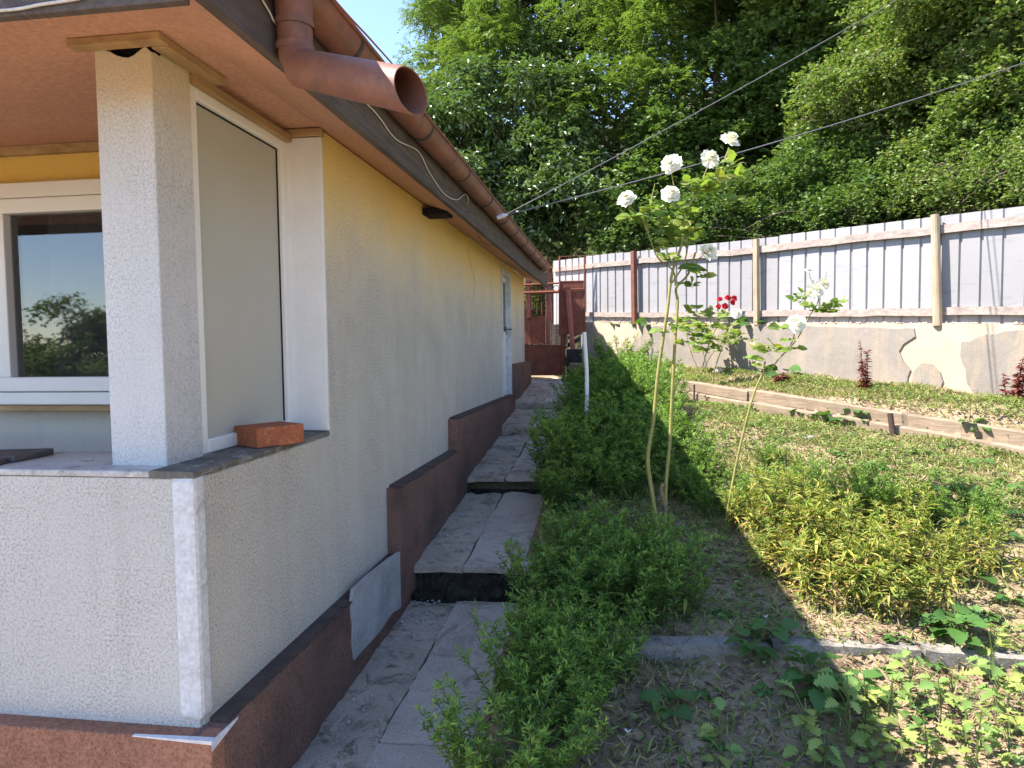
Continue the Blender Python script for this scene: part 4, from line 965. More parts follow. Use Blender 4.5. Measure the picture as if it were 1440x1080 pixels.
clumps([(1.20, 3.80, .9), (1.45, 3.82, .95), (1.70, 3.88, 1.0), (1.20, 4.13, .85), (1.42, 4.20, .95), (1.66, 4.18, .85)], AG,
       'bushy green aster clump between the kerb and the tall white rose', 'asters behind the kerb')
far = []
for y in np.arange(5.55, 11.6, .40):
    w = np.interp(y, [5.3, 6.5, 8, 10, 11.6], [.80, .85, .65, .40, .30]); n = int(round(w / .33)) + 1
    for k in range(n): far.append((1.14 + w * k / max(1, n - 1), y + rng.normal(0, .06), rng.choice([.7, .85, 1.0, 1.1, 1.25])))
clumps([c for c in far if c[1] < 6.4], AG, 'dense green aster clump in the border just behind the tall white rose', 'asters behind the tall rose', .05)
clumps([c for c in far if 6.4 <= c[1] < 8.4], AG, 'dense green aster clump in the border around the white pipe', 'asters around the white pipe', .05)
clumps([c for c in far if c[1] >= 8.4], AG, 'dense green aster clump in the border between the white pipe and the gate', 'asters towards the gate', .05)
clumps([(2.50, 4.38, .8), (2.74, 4.10, 1.0), (2.99, 4.02, .9), (2.64, 4.66, 1.1), (2.92, 4.42, 1.2), (3.24, 4.18, .85), (3.20, 4.60, 1.0), (3.50, 4.36, .7), (2.42, 5.05, .7), (2.80, 5.02, 1.0)], AY,
       'yellowing dry aster clump standing in the sun beyond the kerb', 'yellowing asters in the sun')

clumps([(3.12, 5.0, .8), (2.25, 5.35, .7), (2.62, 5.45, .62), (2.95, 5.5, .66), (3.70, 4.66, .62), (3.35, 5.25, .6), (2.3, 5.9, .55), (2.8, 6.0, .5), (3.9, 4.98, .45), (3.5, 4.85, .7)], AG,
       'small fresh green aster clump behind the yellowing asters in the sun', 'fresh asters behind the yellowing ones')
# ------------------------------------------------------------------ broad-leaved weeds
def weed_variant(nl, L0, wr, mat, stemh=0.0, name='weed'):
    e = bpy.data.objects.new(name, None); COL.objects.link(e)
    a = np.arange(nl) * 2.4 + rng.normal(0, .25, nl); pet = L0 * rng.uniform(.35, .8, nl); el = rng.uniform(.35, 1.0, nl)
    z0 = rng.uniform(0, stemh, nl) if stemh else np.zeros(nl)
    B = np.stack([0 * a, 0 * a, z0], -1); D = nrm(np.stack([np.cos(a) * np.cos(el), np.sin(a) * np.cos(el), np.sin(el)], -1)); T = B + D * pet[:, None]
    ms = MB(); stem3(ms, np.stack([B - [0, 0, .03], T], 1), .0028, .0018)
    if stemh: stem3(ms, np.array([[[0, 0, -.04], [0.01, 0, stemh * .5], [.0, .015, stemh * 1.05]]]), .005, .003)
    ms.build('stalks', M['stemg'], e)
    ml = MB(); L = L0 * rng.uniform(.7, 1.15, nl); d2 = nrm(D * [1, 1, .15] + rng.normal(0, .12, (nl, 3))); N = nrm(UPV + rng.normal(0, .25, (nl, 3)))
    # leaf blade as a strip: midrib and two toothed edges, folded and arching
    S = nrm(np.cross(d2, N)); U = np.cross(S, d2); lobed = mat == 'weed_light'
    ks = 11; st = np.linspace(0, 1, ks)
    prof = np.sin(math.pi * np.clip(st, .02, .985) ** (.72 if wr > .85 else .85)) ** .75
    tooth = 1 + (.34 if lobed else .09) * np.where(np.arange(ks) % 2 == 0, -1, 1)
    for i in range(nl):
        hw = L[i] * wr * .46 * prof * tooth * rng.uniform(.9, 1.1); arch = rng.uniform(.10, .38) * L[i]; fold = rng.uniform(.12, .40)
        c = T[i] + d2[i] * (L[i] * st)[:, None] - U[i] * (arch * st ** 2)[:, None]
        wav = rng.normal(0, .02, ks) * L[i]
        Lf = c + S[i] * hw[:, None] + U[i] * (hw * fold + wav)[:, None]; Rt = c - S[i] * hw[:, None] + U[i] * (hw * fold - wav)[:, None]
        V = np.concatenate([c, Lf, Rt]); k0 = np.arange(ks - 1)
        ml.add(V, np.concatenate([np.stack([k0, k0 + 1, ks + k0 + 1, ks + k0], 1), np.stack([k0 + 1, k0, 2 * ks + k0, 2 * ks + k0 + 1], 1)]))
    o = ml.build('leaves', M[mat], e, smooth=True); return e
WB = [weed_variant(n, l, w, 'weed') for n, l, w in ((6, .10, .95), (8, .085, .9), (5, .12, 1.0))]
WS = [weed_variant(n, l, .8, 'weed') for n, l in ((6, .05), (9, .045))]
WH = [weed_variant(16, .13, .95, 'weed', .16), weed_variant(12, .11, .9, 'weed', .12)]
WL = [weed_variant(12, .075, .75, 'weed_light', .22), weed_variant(14, .07, .7, 'weed_light', .28), weed_variant(10, .065, .8, 'weed_light', .16)]
def weeds(px, variants, label, group, s=(.85, 1.15)):
    for x, y in px:
        p = lie(x, y); put(variants[rng.integers(len(variants))], (p[0], p[1], gz(p[0], p[1])), rng.uniform(0, 6.28), rng.uniform(*s), label, 'plant', group)
weeds([(935, 1000)], WB, 'low weed with three round leaves in the bare shaded soil', 'weed by the stone')
weeds([(1005, 1048), (1015, 868), (1075, 975), (990, 990)], WS, 'small narrow-leaved seedling in the shaded soil', 'seedlings in shaded soil')
weeds([(1060, 925), (1085, 905)], WH[1:], 'upright leafy weed growing against the shaded kerb', 'weeds against the kerb', (.75, .85))
weeds([(1165, 995), (1140, 975), (1205, 985)], WH, 'large round-leaved mallow plant half in the house shadow', 'mallows in front of the kerb', (.75, .9))
weeds([(1335, 895), (1345, 905)], WH[1:], 'green leafy weed overlapping the sunlit kerb', 'weeds on the sunlit kerb', (.75, .85))
weeds([(812, 712), (800, 716)], WB, 'broad round-leaved weed in the dark gap of the aster border', 'weeds in the border gap', (1.0, 1.2))
weeds([(1130, 1065), (1190, 1060), (1250, 1040), (1300, 1075), (1360, 1060), (1230, 1085), (1400, 1020), (1340, 990), (1395, 960), (1420, 1075), (1160, 1090), (1280, 1000), (1440, 1040), (1450, 975), (1215, 1030), (1320, 1035), (1270, 1070), (1375, 1085), (1415, 1000)], WL, 'pale lobed chrysanthemum plant in the sunlit soil before the kerb', 'chrysanthemums before the kerb', (.75, 1.05))
weeds([(1012, 1092)], WL[:1], 'bright leaf rosette standing alone in the house shadow before the kerb', 'lone rosette', (.9, .9))
weeds([(1240, 950), (1290, 1010), (1258, 905), (1310, 940)], WS, 'small seedling in the sunlit straw before the kerb', 'seedlings in straw')
weeds([(1375, 655), (1425, 690), (1365, 820), (1420, 800), (1440, 730), (1345, 700), (1405, 755)], WB, 'low broad-leaved weed in the sunlit dry lawn', 'weeds in the sunlit lawn', (.7, 1.0))
weeds([(1140, 588), (1155, 592), (1125, 586), (1175, 590), (1190, 596), (1215, 590), (1205, 582), (1365, 612), (1380, 610), (1225, 600)], WB, 'leafy green weed growing along the foot of the edging timbers', 'weeds along the timbers', (.8, 1.1))
weeds([(900, 505), (915, 498), (930, 512), (960, 505), (975, 512), (905, 520), (885, 510), (1030, 500), (1060, 515), (1085, 520), (1105, 530), (870, 505)], WB, 'bright leafy weed at the foot of the retaining wall', 'weeds at the wall foot', (1.1, 1.7))
weeds([(635, 740), (760, 553), (748, 575), (758, 590)], WS, 'tiny weed rooted in the path joint', 'weeds in path joints', (.8, 1.1))

weeds([(1290, 640), (1230, 660), (1320, 670), (1180, 640), (1100, 620), (1080, 650), (1400, 640), (1420, 850), (1385, 870), (1150, 660), (1250, 625), (1060, 600), (1330, 630), (1200, 615)], WS, 'small tufted weed in the sunlit patchy lawn', 'tufted weeds in the lawn', (1.0, 1.6))
# ------------------------------------------------------------------ red-leaved plants by the wall
def red_plant(px, py, topy, label, nst):
    p = lie(px, py); e = thing('red_leaved_plant', label, 'plant', (p[0], p[1], gz(p[0], p[1]))); d = np.dot(p - CP, RM @ np.array([0, 0, 1.]))
    h = (py - topy) / F * d; ms = MB(); ml = MB()
    for k in range(nst):
        hh = h * (1 if k == 0 else rng.uniform(.55, .9)); ln = rng.normal(0, .10, 2); b0 = np.array([p[0] + rng.normal(0, .03), p[1] + rng.normal(0, .03), gz(p[0], p[1]) - .03])
        pts = np.array([b0 + np.array([ln[0] * f * hh, ln[1] * f * hh, f * hh]) for f in np.linspace(0, 1, 6)]); stem3(ms, pts[None], .006, .0025)
        n = 60; f = rng.uniform(.05, 1, n); P = b0 + np.stack([ln[0] * f * hh, ln[1] * f * hh, f * hh], -1); L = rng.uniform(.035, .075, n) * (1.2 - .5 * f)
        V, Fc = leaf6(P, rdir(n, -.2, .5), UPV + rng.normal(0, .3, (n, 3)), L, L * .45, .12, .25); ml.add(V, Fc)
    ms.build('stems', M['redleaf'], e); ml.build('leaves', M['redleaf'], e)
red_plant(1217, 548, 474, 'dark red leafy plant standing before the broken render patch', 5)
red_plant(1430, 560, 498, 'spreading dark red plant at the wall beyond the rusty pipe stake', 6)
red_plant(1102, 537, 520, 'low dark red seedling at the wall foot near the white rose shadow', 4)

# ------------------------------------------------------------------ roses
def curve(pts, n=8):
    pts = np.array(pts, float); out = [pts[0]]; N_ = len(pts)
    for i in range(N_ - 1):
        p0, p1, p2, p3 = pts[max(i - 1, 0)], pts[i], pts[i + 1], pts[min(i + 2, N_ - 1)]
        for t in np.linspace(0, 1, n + 1)[1:]: out.append(.5 * ((2 * p1) + (-p0 + p2) * t + (2 * p0 - 5 * p1 + 4 * p2 - p3) * t * t + (-p0 + 3 * p1 - 3 * p2 + p3) * t ** 3))
    return np.array(out)
def bloom(parent, c, r, axis_, mat='petal', name='bloom', open_=1.0):
    m = MB(); axis_ = _n(np.array(axis_, float)); a = _n(np.cross(axis_, (0.3, .9, .1))); bb = np.cross(axis_, a)
    for ring, (np_, rad, lift, ln) in enumerate(((5, .10, .50, .50), (6, .18, .35, .62), (7, .26, .12, .78), (8, .30, -.12, .92))):
        for k in range(np_):
            th = 2 * math.pi * (k + .5 * ring + rng.uniform(-.2, .2)) / np_; o = math.cos(th) * a + math.sin(th) * bb; s = np.cross(axis_, o)
            outw = (.25 + .28 * ring) * open_; d = _n(o * outw + axis_ * (1.0 - .27 * ring)); L = r * ln * rng.uniform(.85, 1.1); Wp = r * (.55 + .12 * ring) * rng.uniform(.9, 1.1)
            p0 = c + o * r * rad * .4 + axis_ * r * (lift - .35); nn_ = _n(np.cross(s, d))
            V = []
            rows = ((0, .25), (.35, .8), (.72, 1.0), (1.0, .62))
            for f, w in rows:
                for q in (-1, -.4, .4, 1):
                    rim = (.10 if f > .9 else 0) * r; V.append(p0 + d * L * f + s * q * Wp * .5 * w + nn_ * (-.22 * (1 - q * q) * Wp * .5 + rng.normal(0, .02) * r) + o * rim * (1 + rng.normal(0, .5)))
            Fs = [(i * 4 + j, i * 4 + j + 1, i * 4 + j + 5, i * 4 + j + 4) for i in range(3) for j in range(3)]
            m.add(V, Fs)
    o_ = m.build(name, M[mat], parent, smooth=True)
    h = MB(); h.tube([c + axis_ * r * .02, c + axis_ * r * .14], [r * .14, r * .05], 8); h.build('heart', M['bloomheart' if mat == 'petal' else 'petal_red'], o_)
    return o_
def rose_leaves(m, P, D, n, L0=.055, reach=.10, avoid=()):
    """compound leaves: petiole with five leaflets"""
    for i in range(n):
        j = rng.integers(len(P)); p = P[j]; d = nrm((rdir(1, -.25, .6)[0] + D * .2)[None])[0]; Lp = reach * rng.uniform(.6, 1.2)
        tip = p + d * Lp + np.array((0, 0, -.15 * Lp)); stem3(m, np.array([[p, tip]]), .0015, .001, 0)
        if any(np.linalg.norm(np.cross(tip - b_, CAMV)) < .10 for b_ in avoid): continue
        s = _n(np.cross(d, UPV)); Pl = np.array([tip, p + (tip - p) * .75, p + (tip - p) * .75, p + (tip - p) * .42, p + (tip - p) * .42]); Dl = np.array([d, d * .5 + s, d * .5 - s, d * .3 + s, d * .3 - s])
        L = 1.7 * L0 * np.array([1.15, 1, 1, .8, .8]) * rng.uniform(.8, 1.2); V, Fc = leaf6(Pl, Dl, UPV * .7 + CAMV * .5 + rng.normal(0, .4, (5, 3)), L, L * .66, .10, .15); m.add(V, Fc, 0)
CAMV = -(RM @ np.array([0, 0, 1.0]))
def rose(name, label, base_px, depth0, canes, blooms, leafspots, old=.0, mat='petal'):
    base = lie(*base_px); e = thing(name, label, 'rose', (base[0], base[1], gz(base[0], base[1])))
    dd = np.dot(base - CP, RM @ np.array([0, 0, 1.]))
    mc = {}
    for c in canes:
        pts = []; 
        for k, (x, y, dz) in enumerate(c['p']): pts.append(dep(x, y, dd + dz))
        if c.get('root'): pts[0] = np.array([pts[0][0], pts[0][1], gz(pts[0][0], pts[0][1]) - .03])
        P = curve(pts); m = MB(); m.tube(P, np.linspace(c['r'][0], c['r'][1], len(P)), 8)
        if c.get('root'):   # thorns and nodes
            for k in range(14):
                i = rng.integers(2, len(P) - 1); o = rdir(1, -.2, .3)[0]; m.tube([P[i], P[i] + o * .016], [.004, .0005], 5)
        m.build('cane', M[c.get('m', 'cane')], e, smooth=True)
    for (x, y, dz, r, ax) in blooms:
        bloom(e, dep(x, y, dd + dz), r * (.77 if mat == 'petal' else .8), ax, mat)
    m = MB()
    for (x, y, dz, spread, n, L0) in leafspots:
        c0 = dep(x, y, dd + dz); P = c0 + rng.normal(0, spread, (8, 3)) * [1, .8, 1]
        rose_leaves(m, P, UPV, max(1, int(n * .75)), L0, .09, [dep(b_[0], b_[1], dd + b_[2]) for b_ in blooms])
    m.build('leaves', [M['roseleaf']], e)
    return e, dd
CAMV = -(RM @ np.array([0, 0, 1.0]))
def ax(x, y, z=0): return CAMV * .6 + np.array([x, 0, y]) 
rose('white_rose', 'tall white rose with two long bare canes beside the aster border', (933, 775), 4.4, [
    dict(p=[(930, 776, 0), (918, 700, 0), (911, 645, 0), (919, 590, -.02), (926, 520, -.04), (938, 440, -.06), (945, 385, -.06), (958, 345, -.08), (958, 318, -.08)], r=(.015, .007), root=1),
    dict(p=[(937, 770, .03), (936, 690, .03), (942, 620, .03), (946, 540, .02), (950, 470, .02), (953, 425, .02), (951, 405, .02), (968, 385, 0), (978, 355, 0)], r=(.013, .006), root=1),
    dict(p=[(937, 720, .03), (930, 690, .0), (933, 680, -.0)], r=(.013, .012), m='cane_old'),
    dict(p=[(950, 402, -.06), (946, 380, -.06), (925, 362, -.08), (912, 330, -.08), (902, 306, -.1), (890, 295, -.1), (880, 285, -.1)], r=(.006, .003)),
    dict(p=[(912, 330, -.08), (910, 300, -.08), (916, 280, -.08), (921, 258, -.08)], r=(.004, .002)),
    dict(p=[(945, 398, -.06), (962, 370, -.06), (967, 340, -.06), (960, 330, -.06)], r=(.006, .004)),
    dict(p=[(958, 320, -.08), (968, 290, -.06), (985, 268, -.06), (1005, 250, -.06), (1015, 235, -.06), (1025, 208, -.06)], r=(.007, .004)),
    dict(p=[(968, 290, -.06), (955, 292, -.06), (950, 285, -.06), (944, 272, -.06)], r=(.004, .003)),
    dict(p=[(985, 268, -.06), (990, 248, -.06), (998, 228, -.06)], r=(.004, .003)),
    dict(p=[(955, 292, -.06), (948, 262, -.08), (943, 240, -.08)], r=(.004, .003)),
    dict(p=[(967, 372, 0), (985, 362, 0), (993, 355, 0)], r=(.004, .003))],
    [(1028, 195, -.08, .078, ax(.3, .7)), (1000, 222, -.08, .080, ax(.2, .2)), (943, 229, -.1, .078, ax(-.3, .1)), (943, 271, -.1, .078, ax(-.1, .4)), (881, 278, -.12, .072, ax(-.3, .4)), (998, 352, 0, .074, ax(.2, .3))],
    [(880, 300, -.1, .03, 5, .045), (895, 310, -.1, .035, 6, .045), (918, 310, -.1, .04, 6, .045), (930, 290, -.1, .04, 5, .045), (945, 300, -.08, .04, 6, .045), (955, 312, -.08, .05, 7, .045), (965, 280, -.08, .04, 4, .04), (985, 250, -.06, .05, 7, .045), (1000, 262, -.06, .04, 6, .045), (1010, 245, -.06, .04, 6, .04), (1025, 225, -.06, .04, 6, .04), (1028, 265, -.06, .03, 3, .045), (1008, 288, -.06, .03, 3, .045), (980, 268, -.06, .04, 4, .045), (945, 328, -.06, .04, 7, .045), (955, 345, -.08, .05, 7, .045), (975, 385, 0, .05, 6, .045), (985, 392, 0, .05, 5, .04), (940, 370, -.06, .05, 5, .045), (965, 325, -.06, .04, 5, .04), (960, 440, 0, .06, 4, .045), (950, 475, 0, .05, 4, .045), (920, 460, -.04, .03, 2, .045)])
rose('white_rose', 'slanting white rose cane with three open blooms before the retaining wall', (1021, 738, ), 5, [
    dict(p=[(1019, 742, 0), (1032, 670, -.03), (1045, 610, -.06), (1060, 555, -.1), (1072, 525, -.12), (1076, 508, -.12)], r=(.010, .006), root=1),
    dict(p=[(1072, 525, -.12), (1082, 522, -.12), (1095, 505, -.12), (1112, 485, -.12), (1120, 460, -.12)], r=(.006, .004)),
    dict(p=[(1095, 505, -.12), (1120, 478, -.1), (1135, 450, -.1), (1150, 425, -.1), (1150, 410, -.1)], r=(.005, .003)),
    dict(p=[(1150, 410, -.1), (1140, 392, -.1), (1138, 383, -.1)], r=(.003, .002)), dict(p=[(1152, 408, -.1), (1160, 392, -.1), (1162, 382, -.1)], r=(.003, .002)),
    dict(p=[(1082, 522, -.12), (1060, 520, 0), (1040, 545, .1)], r=(.003, .002))],
    [(1121, 454, -.14, .080, ax(-.1, .2)), (1148, 406, -.12, .078, ax(.1, .2)), (1160, 398, -.05, .050, ax(.3, .2)), (1137, 379, -.1, .028, ax(0, 1))],
    [(1142, 430, -.1, .035, 7, .04), (1155, 438, -.1, .035, 6, .04), (1132, 425, -.1, .03, 5, .04), (1108, 478, -.12, .04, 5, .045), (1125, 475, -.12, .04, 4, .045), (1080, 510, -.12, .04, 6, .045), (1090, 500, -.12, .04, 4, .045), (1162, 430, -.1, .03, 4, .04)])
rose('white_rose', 'small rose bush with one white bloom in front of the red rose', (1000, 545), 6, [
    dict(p=[(1000, 548, 0), (1008, 510, 0), (1020, 480, 0), (1032, 455, 0), (1037, 445, 0)], r=(.007, .004), root=1), dict(p=[(1002, 540, 0), (990, 500, 0), (985, 480, 0)], r=(.005, .003), root=1)],
    [(1036, 440, -.02, .085, ax(0, .3))],
    [(1020, 478, 0, .05, 8, .045), (1035, 465, 0, .04, 5, .045), (1005, 470, 0, .07, 8, .045), (985, 478, 0, .08, 12, .05), (1040, 475, 0, .03, 4, .05), (1012, 490, 0, .05, 5, .045)])
rose('red_rose', 'red rose bush with a cluster of small blooms near the retaining wall', (985, 528), 8, [
    dict(p=[(985, 530, 0), (995, 490, 0), (1010, 455, 0), (1018, 435, 0), (1022, 426, 0)], r=(.008, .004), root=1), dict(p=[(986, 530, 0), (970, 490, 0), (965, 462, 0)], r=(.006, .003), root=1), dict(p=[(984, 530, 0), (1000, 500, 0), (1018, 480, 0)], r=(.005, .003), root=1)],
    [(1012, 420, 0, .045, ax(-.3, .5)), (1024, 418, 0, .055, ax(0, .6)), (1033, 419, 0, .050, ax(.3, .5)), (1010, 431, 0, .042, ax(-.4, 0)), (1020, 430, -.02, .05, ax(0, .2)), (1031, 425, -.03, .045, ax(.2, .1))],
    [(1000, 450, 0, .07, 9, .055), (985, 460, 0, .10, 12, .06), (970, 470, 0, .10, 12, .06), (1010, 465, 0, .08, 8, .055), (990, 490, 0, .10, 12, .06), (1015, 440, 0, .05, 6, .05)], mat='petal_red')

# ------------------------------------------------------------------ fallen petals
for (x, y) in ((950, 812), (940, 846), (1076, 870), (956, 925), (934, 940), (1013, 938), (883, 1032), (1258, 840), (1233, 836)):
    p = lie(x, y); m = MB(); th = np.linspace(0, 2 * math.pi, 8)[:-1]; r = .014 if x < 1200 else .022
    V = [p + (0, 0, .012)] + [p + np.array((r * math.cos(a) * rng.uniform(.7, 1.2), r * math.sin(a) * rng.uniform(.7, 1.2), .016 + .008 * math.cos(2 * a))) for a in th]
    m.add(V, [(0, 1 + i, 1 + (i + 1) % 7) for i in range(7)])
    tag(m.build('fallen_petal', M['petal'], None), 'white rose petal fallen on the soil', 'petal', 'fallen rose petals')

# ------------------------------------------------------------------ grass, straw, litter (uncountable)
def scatter(n, x0, x1, y0, y1, mask):
    X = rng.uniform(x0, x1, n); Y = rng.uniform(y0, y1, n); k = mask(X, Y); X, Y = X[k], Y[k]; return np.stack([X, Y, ground_z(X, Y)], -1)
def nz(X, Y, s, ph=0): return (np.sin(X * s * 1.3 + Y * s * .7 + ph) + np.sin(X * s * -.6 + Y * s * 1.5 + 1.3 + ph) + np.sin((X + Y) * s * 2.3 + ph * 2) * .6 + np.sin((X - 1.4 * Y) * s * 3.1 + .4) * .5) / 3.1 * .5 + .5
def lawn(X, Y):
    u, t = ut(X, Y); p = .27 + 1.0 * np.clip(nz(X, Y, 1.9) * 1.5 - .35, 0, 1) * np.clip(nz(X, Y, 5.5, 2) * 1.6 - .2, 0, 1)
    p = np.where(Y < 3.5, p * .55, p); p = np.where((Y < 4.8) & (X < 4), p * .5, p); return (u > .06) & (X > .98) & (rng.uniform(0, 1, len(X)) < p)
P = scatter(330000, .98, 8, 1.9, 12.2, lawn); n = len(P); L = rng.uniform(.025, .085, n); d = rdir(n, .25, .95)
V, Fc = leaf4(P - [0, 0, .004], d, rdir(n), L, 0.006 + .003 * rng.uniform(0, 1, n), .1, .15); m = MB(); m.add(V, Fc)
tag(m.build('grass', M['grassleaf'], None), 'patchy short green and straw grass over the garden', 'grass', kind='stuff')
def dry(X, Y):
    u, t = ut(X, Y); p = .25 + .75 * np.clip(nz(X, Y, 2.4, 5) * 1.6 - .3, 0, 1); return (u > .05) & (X > .95) & (rng.uniform(0, 1, len(X)) < p)
P = scatter(70000, .95, 6.5, 1.9, 9, dry); n = len(P); L = rng.uniform(.015, .09, n); d = rdir(n, -.05, .22)
V, Fc = leaf4(P + [0, 0, .004], d, UPV + rng.normal(0, .4, (n, 3)), L, np.minimum(L * rng.uniform(.05, .45, n), .014), .1, .1); m = MB(); m.add(V, Fc)
tag(m.build('dry_litter', M['litter'], None), 'straw, dead leaves and twigs littering the bare soil', 'litter', kind='stuff')
P = scatter(170000, .95, 8, 2.0, 12, lambda X, Y: (ut(X, Y)[0] > .08) & (rng.uniform(0, 1, len(X)) < (.14 + np.clip(nz(X, Y, 3.3, 9) * 1.9 - .6, 0, 1)) * np.where(Y < 3.5, .18, np.where(Y < 4.3, .5, 1)))); n = len(P)
L = rng.uniform(.015, .04, n); V, Fc = leaf6(P + UPV * rng.uniform(.005, .04, n)[:, None], rdir(n, -.1, .5), UPV + rng.normal(0, .35, (n, 3)), L, L * .62, .1, .1); m = MB(); m.add(V, Fc)
tag(m.build('ground_cover', M['cover'], None), 'tiny creeping green weeds between the grass', 'ground cover', kind='stuff')

# ================================================================== trees on the bank
def tree(name, label, base, clumps_, mat, style, nspr, lsize, seeds=0, trunk_r=.16, group='trees on the bank behind the fence'):
    e = thing(name, label, 'tree', base, group); base = np.array(base, float); mt = MB()
    cs = [np.array(c[:3]) for c in clumps_]; top = max(c[2] for c in cs); ctr = np.mean(cs, 0)
    trunk = curve([base - (0, 0, .3), base + (ctr - base) * [.1, .1, .3], base + (ctr - base) * [.45, .45, .6], base + (ctr - base) * [.8, .8, .95]], 6); mt.tube(trunk, np.linspace(trunk_r, trunk_r * .35, len(trunk)), 10)
    for c in cs:
        i = rng.integers(len(trunk) // 3, len(trunk)); p = trunk[i]; mid = (p + c) / 2 + (0, 0, .25) + rng.normal(0, .15, 3)
        Pq = curve([p, mid, c], 5); mt.tube(Pq, np.linspace(trunk_r * .35, .012, len(Pq)), 6)
        for k in range(3):
            q = c + rdir(1)[0] * np.array(clumps_[0][3]) * .7; mt.tube([Pq[-3], (Pq[-3] + q) / 2 + rng.normal(0, .08, 3), q], [.02, .012, .004], 5)
    mt.build('trunk', M['bark'], e, smooth=True)
    m = MB()
    sub_ = []
    for c in clumps_:
        k = 7; o = rdir(k, -.55, 1); rr = c[3] * rng.uniform(.28, .58, k); C0 = np.array(c[:3]) + o * (c[3] * .88) * [1, 1, c[4] if len(c) > 4 else .8]
        sub_ += [(C0[i][0], C0[i][1], C0[i][2], rr[i], .62) for i in range(k)]
    for c in sub_:
        C0 = np.array(c[:3]); R = np.array([c[3], c[3], c[3] * (c[4] if len(c) > 4 else .8)]); n = int(nspr * .62 * c[3] ** 2)
        o = rdir(n, -.6, 1); rad = rng.uniform(.3, 1, n) ** .5; P = C0 + o * R * rad[:, None] * (1 + .22 * np.sin(o[:, :1] * 7 + c[0]) + .16 * np.sin(o[:, 1:2] * 9 + o[:, 2:] * 6))
        if style == 'pinnate':
            d = nrm(o * .75 + rng.normal(0, .45, (n, 3)) + [0, 0, -.12]); Lf = rng.uniform(.20, .34, n); side = nrm(np.cross(d, UPV + rng.normal(0, .2, (n, 3)))); pairs = 6
            fr = np.repeat(np.linspace(.15, 1, pairs), 2); sg = np.tile([1, -1], pairs)
            ii_ = np.repeat(np.arange(n), pairs * 2); ff = np.tile(fr, n); ss = np.tile(sg, n)
            Pl = P[ii_] + d[ii_] * (Lf[ii_] * ff)[:, None] + np.array([0, 0, -.35]) * (Lf[ii_] * ff ** 2)[:, None]
            Dl = side[ii_] * ss[:, None] + d[ii_] * .35 + [0, 0, -.15]; L = lsize * rng.uniform(.8, 1.15, len(Pl)); V, Fc = leaf4(Pl, Dl, UPV + rng.normal(0, .3, (len(Pl), 3)), L, L * .5, .06, .05)
        else:
            d = nrm(o * .6 + rng.normal(0, .5, (n, 3)) + [0, 0, -.25 if style == 'droop' else .1]); Ls = rng.uniform(.2, .45, n); k = 9
            ii_ = np.repeat(np.arange(n), k); f = rng.uniform(0, 1, len(ii_)); Pl = P[ii_] + d[ii_] * (Ls[ii_] * f)[:, None] + np.array([0, 0, -.3]) * (Ls[ii_] * f ** 2)[:, None] + rng.normal(0, .02, (len(ii_), 3))
            Dl = nrm(rdir(len(ii_), -.9 if style == 'droop' else -.5, .3 if style == 'droop' else .5) + d[ii_] * .6); L = lsize * rng.uniform(.7, 1.25, len(ii_))
            V, Fc = leaf4(Pl, Dl, UPV + rng.normal(0, .45, (len(Pl), 3)), L, L * (.5 if style == 'droop' else .66), .10, .10)
        m.add(V, Fc, 0)
        if seeds:
            n2 = int(seeds * c[3] ** 2); o = rdir(n2, -.1, 1); P = C0 + o * R * 1.0; k = 7; ii_ = np.repeat(np.arange(n2), k); Pl = P[ii_] + rng.normal(0, .035, (n2 * k, 3)); V, Fc = leaf4(Pl, rdir(n2 * k), rdir(n2 * k), .05, .03); m.add(V, Fc, 1)
    m.build('crown', [M[mat], M['seed']], e); return e
def pc(x, y, d, r, f=.8): p = dep(x, y, d); return (p[0], p[1], p[2], r, f)
def tb(x, d): p = dep(x, 480, d); return (p[0], p[1], gz(p[0], p[1]))
